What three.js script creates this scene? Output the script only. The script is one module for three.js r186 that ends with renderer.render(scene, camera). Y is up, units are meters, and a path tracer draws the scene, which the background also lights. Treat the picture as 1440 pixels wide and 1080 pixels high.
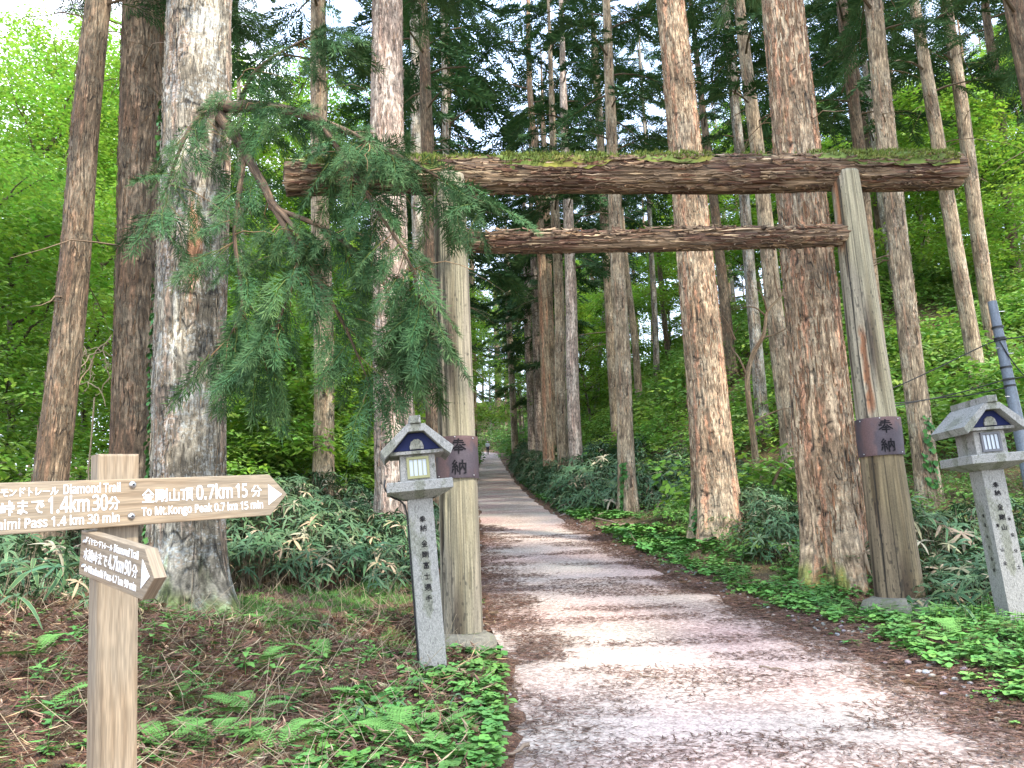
import * as THREE from 'three';
import { mergeGeometries } from 'three/addons/utils/BufferGeometryUtils.js';
import { MarchingCubes } from 'three/addons/objects/MarchingCubes.js';
import { FontLoader } from 'three/addons/loaders/FontLoader.js';
import { TextGeometry } from 'three/addons/geometries/TextGeometry.js';

// ------------------------------------------------------------------ camera, sky, sun, exposure
const scene = new THREE.Scene();
const F = 1081, EYE = new THREE.Vector3(0, 1.55, 0);
const camera = new THREE.PerspectiveCamera(2 * Math.atan(540 / F) * 180 / Math.PI, 4 / 3, 0.05, 600);
camera.position.copy(EYE);
camera.rotation.set(Math.atan(215 / F), 0, -0.033, 'YXZ');
camera.updateMatrixWorld(true);

const renderer = new THREE.WebGLRenderer({ antialias: true });
renderer.toneMapping = THREE.LinearToneMapping;
renderer.toneMappingExposure = 1.85;
renderer.shadowMap.enabled = true;

const sun = new THREE.DirectionalLight(new THREE.Color(1, 0.93, 0.82), 3.8);
sun.name = 'sun';
sun.position.set(41, 72, 33);
sun.target.position.set(0, 2, -14);
sun.castShadow = true;
sun.shadow.radius = 7;
sun.shadow.mapSize.set(4096, 4096);
Object.assign(sun.shadow.camera, { left: -45, right: 45, top: 45, bottom: -45, near: 1, far: 220 });
scene.add(sun, sun.target);

// ------------------------------------------------------------------ small maths
const V = (x, y, z) => new THREE.Vector3(x, y, z);
const rng = (s) => () => { s = (s + 0x6d2b79f5) | 0; let t = Math.imul(s ^ (s >>> 15), 1 | s); t = (t + Math.imul(t ^ (t >>> 7), 61 | t)) ^ t; return ((t ^ (t >>> 14)) >>> 0) / 4294967296; };
const ss = (a, b, x) => { const t = Math.min(1, Math.max(0, (x - a) / (b - a))); return t * t * (3 - 2 * t); };
const lerp = (a, b, t) => a + (b - a) * t, clamp = (x, a, b) => Math.min(b, Math.max(a, x));
function hash(i, j, k) { let n = Math.imul(i, 374761393) + Math.imul(j, 668265263) + Math.imul(k, 1274126177); n = Math.imul(n ^ (n >>> 13), 1103515245); n ^= n >>> 16; return ((n >>> 0) / 2147483648) - 1; }
function vn(x, y, z = 0) {
  const i = Math.floor(x), j = Math.floor(y), k = Math.floor(z); x -= i; y -= j; z -= k;
  const u = x * x * (3 - 2 * x), v = y * y * (3 - 2 * y), w = z * z * (3 - 2 * z);
  return lerp(lerp(lerp(hash(i, j, k), hash(i + 1, j, k), u), lerp(hash(i, j + 1, k), hash(i + 1, j + 1, k), u), v),
    lerp(lerp(hash(i, j, k + 1), hash(i + 1, j, k + 1), u), lerp(hash(i, j + 1, k + 1), hash(i + 1, j + 1, k + 1), u), v), w);
}
const fbm = (x, y, z = 0, o = 4) => { let s = 0, a = 0.5; for (let i = 0; i < o; i++) { s += a * vn(x, y, z); x = x * 2.03 + 11; y = y * 2.03 + 5; z = z * 2.03 + 3; a *= 0.5; } return s; };
// periodic noise for textures: px, py whole periods
function pn(x, y, px, py, k) {
  const i = Math.floor(x), j = Math.floor(y); x -= i; y -= j;
  const u = x * x * (3 - 2 * x), v = y * y * (3 - 2 * y), m = (a, n) => ((a % n) + n) % n, i0 = m(i, px), i1 = m(i + 1, px), j0 = m(j, py), j1 = m(j + 1, py);
  return lerp(lerp(hash(i0, j0, k), hash(i1, j0, k), u), lerp(hash(i0, j1, k), hash(i1, j1, k), u), v);
}
const tn = (u, v, fx, fy, k) => pn(u * fx, v * fy, fx, fy, k);

// a pixel of the photograph gives a direction; d is the distance ahead along the ground
const E3 = new THREE.Matrix3().setFromMatrix4(camera.matrixWorld);
const ray = (px, py) => V((px - 720) / F, -(py - 540) / F, -1).applyMatrix3(E3);
const at = (px, py, d) => { const r = ray(px, py); return r.multiplyScalar(d / -r.z).add(EYE); };
const mpp = (px, py, d) => d / -ray(px, py).z / F;      // metres per photograph pixel there

// ------------------------------------------------------------------ sky
{
  const W = 512, H = 256, data = new Float32Array(W * H * 4);
  for (let j = 0; j < H; j++) for (let i = 0; i < W; i++) {
    const el = ((j + 0.5) / H - 0.5) * Math.PI, az = (i + 0.5) / W * Math.PI * 2, y = Math.sin(el), c = Math.cos(el), o = (j * W + i) * 4;
    const x = Math.cos(az) * c, z = Math.sin(az) * c, t = Math.pow(clamp(y, 0, 1), 0.55);
    const cl = ss(-0.12, 0.3, fbm(x * 2.2 + 4, y * 3.4, z * 2.2, 5)) * ss(-0.05, 0.2, y);
    const k = [lerp(1.0, 0.42, t), lerp(1.06, 0.66, t), lerp(1.12, 1.1, t)];
    for (let q = 0; q < 3; q++) data[o + q] = 2.0 * lerp(k[q], [1.45, 1.47, 1.5][q], cl * 0.75);
    data[o + 3] = 1;
  }
  const t = new THREE.DataTexture(data, W, H, THREE.RGBAFormat, THREE.FloatType);
  t.mapping = THREE.EquirectangularReflectionMapping; t.magFilter = t.minFilter = THREE.LinearFilter; t.needsUpdate = true;
  scene.background = t; scene.environment = t;
}

// ------------------------------------------------------------------ scene bookkeeping
const used = new Map();
function numbered(n) { const k = used.get(n) ?? 0; used.set(n, k + 1); return k ? n + '_' + String(k).padStart(3, '0') : n; }
function shade(o) { o.traverse((q) => { if (q.isMesh) { q.castShadow = true; q.receiveShadow = true; } }); return o; }
function tag(o, label, category, group, kind) { if (label) o.userData.label = label; if (category) o.userData.category = category; if (group) o.userData.group = group; if (kind) o.userData.kind = kind; return o; }
function thing(name, label, category, group, pos = V(0, 0, 0), turn = 0) {
  const g = new THREE.Group(); g.name = numbered(name); g.position.copy(pos); g.rotation.y = turn; scene.add(g);
  return tag(g, label, category, group);
}
function part(name, geo, mat, parent, pos, rot) {
  const m = new THREE.Mesh(geo, mat); m.name = name; if (pos) m.position.copy(pos); if (rot) m.rotation.set(...rot);
  m.castShadow = m.receiveShadow = true; parent.add(m); return m;
}
function topMesh(name, geo, mat, label, category, group, kind) { const m = part(numbered(name), geo, mat, scene); return tag(m, label, category, group, kind); }
function instanced(name, geo, mat, list, parent) {        // list: [Matrix4, Color|null]
  const m = new THREE.InstancedMesh(geo, mat, list.length); m.name = name;
  const white = new THREE.Color(1, 1, 1);
  list.forEach(([a, c], i) => { m.setMatrixAt(i, a); m.setColorAt(i, c ?? white); });
  m.castShadow = m.receiveShadow = true; m.frustumCulled = false; m.userData.kind = 'stuff'; parent.add(m); return m;
}
const X = V(1, 0, 0), Y = V(0, 1, 0), Z = V(0, 0, 1);
function place(pos, dir, roll, sx, sy = sx, sz = sx) {     // local +x along dir, rolled about it
  const q = new THREE.Quaternion(), d = dir.clone().normalize();
  const up = V(0, 1, 0).addScaledVector(d, -d.y); if (up.lengthSq() < 1e-6) up.set(1, 0, 0).addScaledVector(d, -d.x); up.normalize();
  const zc = d.clone().cross(up).normalize();
  q.setFromRotationMatrix(new THREE.Matrix4().makeBasis(d, up, zc));
  q.multiply(new THREE.Quaternion().setFromAxisAngle(X, roll));
  return new THREE.Matrix4().compose(pos, q, V(sx, sy, sz));
}
const gray = (r, a, b) => { const k = lerp(a, b, r()); return new THREE.Color(k, k, k); };
const tint = (r, k, dh) => { const a = 1 + (r() - 0.5) * k; return new THREE.Color(a * (1 + (r() - 0.5) * dh), a, a * (1 + (r() - 0.5) * dh)); };

// collects triangles with colours
class Geo {
  constructor() { this.p = []; this.c = []; this.i = []; this.u = []; }
  v(p, c, u = 0, w = 0) { this.p.push(p.x, p.y, p.z); this.c.push(...(c ?? [1, 1, 1])); this.u.push(u, w); return this.p.length / 3 - 1; }
  tri(a, b, c) { this.i.push(a, b, c); }
  quad(a, b, c, d) { this.i.push(a, b, c, a, c, d); }
  build(color = true) {
    const g = new THREE.BufferGeometry();
    g.setAttribute('position', new THREE.Float32BufferAttribute(this.p, 3));
    g.setAttribute('uv', new THREE.Float32BufferAttribute(this.u, 2));
    if (color) g.setAttribute('color', new THREE.Float32BufferAttribute(this.c, 3));
    g.setIndex(this.i); g.computeVertexNormals(); return g;
  }
  // thin pointed leaf from a to b, width w, side direction s, folded by f
  blade(a, b, w, s, col, mid = 0.4, f = 0) {
    const m = a.clone().lerp(b, mid), n = b.clone().sub(a).cross(s).normalize().multiplyScalar(f);
    const i0 = this.v(a, col), i1 = this.v(m.clone().addScaledVector(s, w / 2).add(n), col), i2 = this.v(b, col), i3 = this.v(m.clone().addScaledVector(s, -w / 2).add(n), col);
    this.tri(i0, i1, i2); this.tri(i0, i2, i3);
  }
  // tapering tube along points
  tube(pts, rad, n, col, vs = 1, dis) {
    let prev = null, N = V(1, 0, 0), len = 0; const rings = [];
    for (let k = 0; k < pts.length; k++) {
      const t = (pts[k + 1] ?? pts[k]).clone().sub(pts[k - 1] ?? pts[k]).normalize();
      if (!prev) { N = Math.abs(t.x) < 0.8 ? V(1, 0, 0) : V(0, 0, 1); }
      N.addScaledVector(t, -N.dot(t)).normalize(); prev = t;
      const B = t.clone().cross(N); if (k) len += pts[k].distanceTo(pts[k - 1]);
      const ring = [], r = Array.isArray(rad) ? rad[k] : rad(k / (pts.length - 1), k);
      for (let j = 0; j <= n; j++) {
        const a = j / n * Math.PI * 2, rr = r * (dis ? dis(a, len, k, r) : 1), cc = typeof col === 'function' ? col(a, len, k) : col;
        ring.push(this.v(pts[k].clone().addScaledVector(N, Math.cos(a) * rr).addScaledVector(B, Math.sin(a) * rr), cc, j / n, len * vs));
      }
      rings.push(ring);
    }
    for (let k = 0; k + 1 < rings.length; k++) for (let j = 0; j < n; j++) this.quad(rings[k][j], rings[k][j + 1], rings[k + 1][j + 1], rings[k + 1][j]);
    return rings;
  }
  cap(ring, c, col) { const o = this.v(c, col); for (let j = 0; j + 1 < ring.length; j++) this.tri(ring[j], ring[j + 1], o); }
}
function curve(a, b, sag, n, r, jig = 0) {
  const out = []; for (let k = 0; k <= n; k++) { const t = k / n; out.push(a.clone().lerp(b, t).add(V((r() - 0.5) * jig, sag * 4 * t * (1 - t) + (r() - 0.5) * jig, (r() - 0.5) * jig))); } return out;
}

// ------------------------------------------------------------------ textures
function tex(W, H, fn, srgb = true) {
  const d = new Uint8Array(W * H * 4);
  for (let j = 0; j < H; j++) for (let i = 0; i < W; i++) { const c = fn(i / W, j / H, i, j), o = (j * W + i) * 4; d[o] = clamp(c[0], 0, 255); d[o + 1] = clamp(c[1], 0, 255); d[o + 2] = clamp(c[2], 0, 255); d[o + 3] = 255; }
  const t = new THREE.DataTexture(d, W, H, THREE.RGBAFormat); t.wrapS = t.wrapT = THREE.RepeatWrapping; t.magFilter = THREE.LinearFilter; t.minFilter = THREE.LinearMipmapLinearFilter; t.generateMipmaps = true;
  if (srgb) t.colorSpace = THREE.SRGBColorSpace; t.needsUpdate = true; return t;
}
function barkPair(seed, pal, W = 768, H = 1024) {
  const hgt = new Float32Array(W * H);
  const map = tex(W, H, (u, v, i, j) => {
    const uw = u + 0.010 * tn(u, v, 5, 6, seed) + 0.004 * tn(u, v, 18, 20, seed + 1) + 1;
    const A = tn(uw, v, 34, 7, seed + 2), B = tn(uw, v, 80, 16, seed + 3), C = tn(uw, v, 190, 44, seed + 4), D = tn(u, v, 300, 220, seed + 5);
    const plate = tn(uw, v, 26, 30, seed + 6), big = tn(u, v, 4, 4, seed + 7), mid = tn(uw, v, 9, 5, seed + 8), on = ss(-0.15, 0.35, tn(u, v, 14, 12, seed + 13));
    const groove = (ss(0.84, 0.99, 1 - Math.abs(A)) * 0.8 + ss(0.86, 1, 1 - Math.abs(B)) * 0.5) * (0.35 + 0.65 * on) + ss(0.9, 1, 1 - Math.abs(plate)) * 0.3 * on;
    const h = clamp(0.62 + 0.14 * B + 0.14 * C + 0.16 * plate - 0.45 * groove, 0, 1); hgt[j * W + i] = h;
    const k = 1.0 + 0.13 * B + 0.16 * C + 0.12 * D + 0.1 * plate - 0.55 * Math.min(1, groove);
    let c = pal.a.map((x, q) => lerp(x, pal.b[q], ss(-0.6, 0.7, mid + 0.45 * B + 0.3 * C)));
    const red = ss(0.15, 0.75, tn(uw, v, 20, 2, seed + 9) + 0.3 * A + 0.3 * B + 0.3 * C) * pal.red;
    c = c.map((x, q) => lerp(x, pal.r[q], red));
    const li = ss(0.1, 0.5, tn(u, v, 9, 7, seed + 10) * 0.5 + big * 0.25 + 0.5 * tn(u, v, 90, 110, seed + 11) + 0.25 * D) * pal.lichen;
    c = c.map((x, q) => lerp(x, pal.l[q], li));
    const fl = ss(0.6, 0.85, tn(u, v, 100, 46, seed + 12) + 0.25 * plate) * 0.4; c = c.map((x) => lerp(x, x * 1.3 + 10, fl));
    return c.map((x) => x * k);
  });
  const bump = tex(W, H, (u, v, i, j) => { const h = hgt[j * W + i] * 255; return [h, h, h]; }, false);
  return { map, bump };
}
const BARK = {
  grey: barkPair(11, { a: [112, 102, 86], b: [156, 146, 128], r: [146, 104, 82], red: 0.35, l: [168, 174, 174], lichen: 0.5 }),
  dark: barkPair(31, { a: [96, 80, 62], b: [132, 112, 90], r: [126, 90, 68], red: 0.4, l: [120, 124, 110], lichen: 0.25 }),
  red: barkPair(51, { a: [146, 122, 96], b: [176, 154, 126], r: [176, 122, 92], red: 0.7, l: [150, 152, 134], lichen: 0.3 }),
  mid: barkPair(71, { a: [128, 110, 88], b: [164, 146, 120], r: [166, 120, 92], red: 0.35, l: [166, 166, 152], lichen: 0.35 }),
};
BARK.pink = barkPair(91, { a: [150, 130, 116], b: [188, 170, 154], r: [182, 140, 120], red: 0.4, l: [178, 174, 162], lichen: 0.35 });
const barkMat = (b, bump = 0.024) => new THREE.MeshStandardMaterial({ map: b.map, bumpMap: b.bump, bumpScale: bump, roughness: 0.95, vertexColors: true });
const MB = { grey: barkMat(BARK.grey), dark: barkMat(BARK.dark), red: barkMat(BARK.red, 0.03), pink: barkMat(BARK.pink), mid: barkMat(BARK.mid) };

function woodPair(seed, fn, W = 512, H = 1024) {
  const hg = new Float32Array(W * H);
  const map = tex(W, H, (u, v, i, j) => { const r = fn(u, v, seed); hg[j * W + i] = r[3]; return r; });
  return { map, bump: tex(W, H, (u, v, i, j) => { const h = clamp(hg[j * W + i], 0, 1) * 255; return [h, h, h]; }, false) };
}
const POSTW = woodPair(101, (u, v, s) => {       // bare weathered log, long vertical streaks
  const uw = u + 0.01 * tn(u, v, 4, 3, s) + 1, A = tn(uw, v, 22, 2, s + 1), B = tn(uw, v, 70, 5, s + 2), C = tn(uw, v, 200, 14, s + 3), D = tn(uw, v, 7, 2, s + 4), G = tn(uw, v, 5, 2, s + 5);
  const st = ss(0.1, 0.6, A * 0.7 + D * 0.5), cr = ss(0.95, 1, 1 - Math.abs(tn(uw, v, 12, 1, s + 6)));
  let c = [146, 136, 116].map((x, q) => lerp(x, [78, 66, 52][q], st)); c = c.map((x, q) => lerp(x, [140, 134, 100][q], ss(0.2, 0.6, G) * 0.35));
  const k = 0.92 + 0.14 * B + 0.1 * C - 0.5 * cr + 0.06 * tn(u, v, 250, 250, s + 8);
  const dk = ss(0.6, 0.9, tn(uw, v, 110, 60, s + 9) + 0.4 * D) * 0.5;
  return [...c.map((x) => x * k * (1 - 0.6 * dk)), 0.6 + 0.2 * B + 0.15 * C - 0.5 * cr];
});
const BEAMW = woodPair(131, (u, v, s) => {       // rotting log with long reddish fibres
  const uw = u + 0.012 * tn(u, v, 6, 5, s) + 1, A = tn(uw, v, 44, 4, s + 1), B = tn(uw, v, 90, 7, s + 2), C = tn(uw, v, 220, 26, s + 3), D = tn(uw, v, 16, 5, s + 4), on = ss(-0.1, 0.4, tn(u, v, 8, 7, s + 7));
  const cr = ss(0.9, 1, 1 - Math.abs(A)) * on * 0.8 + ss(0.93, 1, 1 - Math.abs(B)) * 0.4; let c = [108, 88, 68].map((x, q) => lerp(x, [146, 122, 96][q], ss(-0.3, 0.6, D + 0.4 * C)));
  c = c.map((x, q) => lerp(x, [92, 58, 44][q], ss(0.1, 0.6, tn(uw, v, 10, 4, s + 5) + 0.35 * B) * 0.7)); c = c.map((x, q) => lerp(x, [176, 158, 134][q], ss(0.5, 0.8, tn(uw, v, 60, 7, s + 6) + 0.2 * C) * 0.6));
  const k = 0.92 + 0.16 * B + 0.16 * C - 0.5 * Math.min(1, cr); return [...c.map((x) => x * k), 0.6 + 0.25 * B + 0.2 * C - 0.5 * cr];
});
const SIGNW = woodPair(151, (u, v, s) => {       // sawn softwood, cathedral grain along v
  const w = 0.5 + 0.5 * tn(u, v, 2, 2, s), ring = (u * 9 + 2.2 * tn(u, v, 3, 2, s + 1) + 0.5 * tn(u, v, 7, 4, s + 2));
  const g = Math.pow(0.5 + 0.5 * Math.sin(ring * 6.283 * 1.2), 2.2), C = tn(u, v, 180, 24, s + 3), D = tn(u, v, 4, 3, s + 4);
  let c = [146, 128, 104].map((x, q) => lerp(x, [112, 92, 69][q], g * 0.5)); c = c.map((x, q) => lerp(x, [130, 120, 104][q], ss(0, 0.6, D) * 0.5));
  const k = 0.95 + 0.11 * C + 0.05 * w + 0.05 * tn(u, v, 60, 3, s + 5); return [...c.map((x) => x * k), 0.7 - 0.3 * g + 0.12 * C];
});
const M = {};
M.post = new THREE.MeshStandardMaterial({ map: POSTW.map, bumpMap: POSTW.bump, bumpScale: 0.012, roughness: 0.9, vertexColors: true });
M.beam = new THREE.MeshStandardMaterial({ map: BEAMW.map, bumpMap: BEAMW.bump, bumpScale: 0.03, roughness: 0.95, vertexColors: true });
M.sign = new THREE.MeshStandardMaterial({ map: SIGNW.map, bumpMap: SIGNW.bump, bumpScale: 0.002, roughness: 0.75 });
{
  const gt = tex(512, 512, (u, v) => { const n = hash(Math.floor(u * 512), Math.floor(v * 512), 5), b = tn(u, v, 150, 150, 6), c = tn(u, v, 6, 6, 7), d = tn(u, v, 60, 60, 8); const e = tn(u, v, 14, 5, 12), w = ss(0.05, 0.6, c + 0.5 * e + 0.3 * d), k = 138 + 14 * n + 18 * b - 22 * w + (d > 0.6 ? -18 : 0); return [k * 1.0, k * (0.985 + 0.015 * w), k * (0.95 - 0.05 * w)]; });
  const g2 = tex(512, 512, (u, v) => { const n = 128 + 70 * tn(u, v, 200, 200, 9) + 40 * tn(u, v, 60, 60, 3); return [n, n, n]; }, false);
  M.granite = new THREE.MeshStandardMaterial({ map: gt, bumpMap: g2, bumpScale: 0.0025, roughness: 0.85 });
  const ct = tex(512, 512, (u, v) => { const a = tn(u, v, 5, 5, 21), b = tn(u, v, 40, 40, 22), c = tn(u, v, 180, 180, 23), m = ss(-0.1, 0.5, a + 0.4 * b); const k = 0.92 + 0.1 * b + 0.08 * c; return [lerp(138, 104, m) * k, lerp(132, 108, m) * k, lerp(116, 78, m) * k]; });
  M.concrete = new THREE.MeshStandardMaterial({ map: ct, bumpMap: g2, bumpScale: 0.006, roughness: 0.95 });
}
const canvas = (w, h) => { const c = document.createElement('canvas'); c.width = w; c.height = h; return c; };
function strokesTexture(size, base, noise, sets, seed) {   // short fibres lying every way on a base colour; wraps
  const c = canvas(size, size), g = c.getContext('2d'), r = rng(seed), img = g.createImageData(size, size);
  for (let j = 0; j < size; j++) for (let i = 0; i < size; i++) { const u = i / size, v = j / size, n = noise(u, v, i, j), o = (j * size + i) * 4; img.data[o] = clamp(base[0] * n[0], 0, 255); img.data[o + 1] = clamp(base[1] * n[1], 0, 255); img.data[o + 2] = clamp(base[2] * n[2], 0, 255); img.data[o + 3] = 255; }
  g.putImageData(img, 0, 0); g.lineCap = 'round';
  for (const [n, cols, lmin, lmax, w, mask] of sets) for (let k = 0; k < n; k++) {
    const x = r() * size, y = r() * size; if (mask && !mask(x / size, y / size, r)) continue;
    const a = r() * Math.PI * 2, l = lerp(lmin, lmax, r()), b = (r() - 0.5) * l * 0.5, q = cols[Math.floor(r() * cols.length)];
    g.strokeStyle = q; g.lineWidth = w * (0.6 + 0.8 * r());
    for (const ox of [-size, 0, size]) for (const oy of [-size, 0, size]) {
      if (x + ox < -lmax || x + ox > size + lmax || y + oy < -lmax || y + oy > size + lmax) continue;
      g.beginPath(); g.moveTo(x + ox, y + oy); g.quadraticCurveTo(x + ox + Math.cos(a) * l / 2 - Math.sin(a) * b, y + oy + Math.sin(a) * l / 2 + Math.cos(a) * b, x + ox + Math.cos(a) * l, y + oy + Math.sin(a) * l); g.stroke();
    }
  }
  const t = new THREE.CanvasTexture(c); t.wrapS = t.wrapT = THREE.RepeatWrapping; t.colorSpace = THREE.SRGBColorSpace; return t;
}
const soilTex = strokesTexture(1024, [88, 62, 46], (u, v) => { const k = 1 + 0.25 * tn(u, v, 6, 6, 1) + 0.25 * tn(u, v, 40, 40, 2) + 0.25 * tn(u, v, 200, 200, 3); return [k, k, k]; },
  [[5200, ['#6e4634', '#7d5340', '#4e3426', '#8d6650', '#5b4032'], 12, 46, 2.2], [1500, ['#a98a68', '#b79c7c', '#94755a'], 10, 60, 1.6], [700, ['#3a2a20', '#2e2018'], 10, 50, 2.6]], 41);
const roadTex = strokesTexture(2048, [184, 163, 150], (u, v, i, j) => {
  const n = hash(i, j, 61) * 0.1 + 0.16 * tn(u, v, 420, 420, 62) + 0.09 * tn(u, v, 150, 150, 63) + 0.04 * tn(u, v, 9, 9, 64) + 0.04 * tn(u, v, 4, 4, 65), s = ss(0.15, 0.6, tn(u, v, 7, 11, 66) + 1.3 * tn(u, v, 200, 210, 67)) * 0.16, p = 0.04 * tn(u, v, 5, 5, 68);
  return [1 + n - s + p, 1 + n - s * 1.2 - p * 0.3, 1 + n - s * 1.25];
}, [[9000, ['#8a6a5c', '#96786a', '#7a5c50', '#a08476'], 5, 22, 1.6, (u, v, r) => tn(u, v, 6, 8, 66) + 0.5 * tn(u, v, 22, 24, 67) > 0.05 - 0.25 * r()], [900, ['#5e463c', '#6a5044'], 4, 18, 2.0]], 43);
roadTex.repeat.set(1 / 5, 1 / 5);
M.road = new THREE.MeshStandardMaterial({ map: roadTex, roughness: 0.92, bumpMap: tex(512, 512, (u, v) => { const n = 128 + 60 * tn(u, v, 230, 230, 71) + 40 * tn(u, v, 60, 60, 72); return [n, n, n]; }, false), bumpScale: 0.006 });
M.road.bumpMap.repeat.set(1 / 1.3, 1 / 1.3);
soilTex.repeat.set(1 / 1.6, 1 / 1.6);
M.soil = new THREE.MeshStandardMaterial({ map: soilTex, roughness: 1, vertexColors: true, bumpMap: tex(512, 512, (u, v) => { const n = 128 + 60 * tn(u, v, 60, 60, 73) + 50 * tn(u, v, 150, 150, 74); return [n, n, n]; }, false), bumpScale: 0.02 });
M.soil.bumpMap.repeat.set(1 / 1.1, 1 / 1.1);
const leafMat = (r, g, b, tr, rough = 0.75) => new THREE.MeshPhysicalMaterial({ color: new THREE.Color().setRGB(r, g, b), transmission: tr, thickness: 0, roughness: rough, vertexColors: true, side: THREE.DoubleSide, specularIntensity: 0.35 });
M.cedar = leafMat(0.056, 0.108, 0.046, 0, 0.9);
M.maple = leafMat(0.23, 0.42, 0.05, 0.5, 0.95);
M.shrub = leafMat(0.13, 0.27, 0.06, 0.4, 0.95);
M.sasa = leafMat(0.07, 0.13, 0.062, 0, 0.6);
M.herb = leafMat(0.11, 0.25, 0.06, 0, 0.85);
M.fern = leafMat(0.14, 0.29, 0.07, 0, 0.9);
M.ivy = leafMat(0.06, 0.16, 0.04, 0, 0.6);
M.dry = new THREE.MeshStandardMaterial({ color: new THREE.Color().setRGB(0.14, 0.08, 0.055), roughness: 1, vertexColors: true, side: THREE.DoubleSide });
M.straw = new THREE.MeshStandardMaterial({ color: new THREE.Color().setRGB(0.36, 0.28, 0.18), roughness: 0.9, vertexColors: true, side: THREE.DoubleSide });
M.twig = new THREE.MeshStandardMaterial({ color: new THREE.Color().setRGB(0.09, 0.07, 0.055), roughness: 1, vertexColors: true });
M.limb = new THREE.MeshStandardMaterial({ map: BARK.dark.map, roughness: 1, vertexColors: true });
M.moss = new THREE.MeshStandardMaterial({ color: new THREE.Color().setRGB(0.125, 0.155, 0.03), roughness: 1, vertexColors: true, side: THREE.DoubleSide });
M.steel = new THREE.MeshStandardMaterial({ color: new THREE.Color().setRGB(0.5, 0.5, 0.5), metalness: 1, roughness: 0.38 });
M.white = new THREE.MeshStandardMaterial({ color: new THREE.Color().setRGB(0.82, 0.83, 0.85), roughness: 0.6 });
M.ink = new THREE.MeshPhysicalMaterial({ color: new THREE.Color().setRGB(0.012, 0.011, 0.013), roughness: 0.8, specularIntensity: 0.25 });
M.cable = new THREE.MeshStandardMaterial({ color: new THREE.Color().setRGB(0.012, 0.012, 0.013), roughness: 0.5 });

// ------------------------------------------------------------------ the land
const slopeAt = (d) => 0.07 + 0.045 * ss(6, 14, d) + 0.018 * ss(25, 50, d);
const PROF = [0]; for (let k = 0; k < 2600; k++) PROF.push(PROF[k] + slopeAt(k * 0.1) * 0.1);
const prof = (d) => { if (d <= 0) return 0.07 * d; const k = Math.min(2598, Math.floor(d * 10)); return lerp(PROF[k], PROF[k + 1], d * 10 - k); };
const XC = [[-12, 1.3], [0, 1.38], [4.4, 1.39], [6, 1.38], [7.5, 1.36], [9.5, 1.09], [12.5, 0.78], [17, 0.46], [23, -0.01], [31, -0.5], [40, -0.95], [60, -1.78], [105, -3.4], [116, -5.6], [126, -10], [140, -20], [200, -60]];
function xc(d) { for (let k = 1; k < XC.length; k++) if (d < XC[k][0]) { const [a, p] = XC[k - 1], [b, q] = XC[k]; return lerp(p, q, (d - a) / (b - a)); } return XC[XC.length - 1][1]; }
const HW = (d) => lerp(1.42, 1.0, ss(7, 25, d));
const softp = (x) => x > 12 ? x : Math.log(1 + Math.exp(2 * x)) / 2;
const edgeOf = (x, z) => Math.abs(x - xc(-z)) - HW(-z) - 0.07 * vn(-z * 1.7, x > xc(-z) ? 3 : 9) - 0.04 * vn(-z * 6, x > xc(-z) ? 5 : 1);
function land(x, z) {
  const d = -z, e = edgeOf(x, z), right = x > xc(d), q = Math.max(0, e);
  let h = prof(d);
  if (right) h += 0.05 * Math.min(q, 14) + 0.75 * (softp(q - 2.6) - softp(q - 13)) * ss(10, 34, d);
  else h += -0.05 * softp(q - 5) + 0.6 * ss(-1.7, -3.6, x) * ss(9, 6, d) * ss(-4, 0, d) + 0.02 * Math.min(q, 3);
  const rough = ss(0, 0.6, e);
  h += rough * (0.05 * vn(x * 1.1, z * 1.1, 2) + 0.03 * vn(x * 3.3, z * 3.3, 3)) + 0.4 * ss(5, 18, q) * vn(x * 0.11, z * 0.11, 8);
  h += 0.045 * ss(0, 0.25, e) + 0.012 * ss(0, 0.2, e) * vn(x * 11, z * 11, 4);
  if (e < 0.04) h -= 0.05 * ss(0.04, -0.12, e);
  for (const [cx, cz] of [[-0.565, -7.82], [4.116, -8.62]]) h -= 0.2 * ss(1.0, 0.45, Math.hypot(x - cx, z - cz)) * ss(-0.05, 0.15, e);
  return h;
}
const P3 = (x, d, up = 0) => V(x, land(x, -d) + up, -d);
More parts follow.
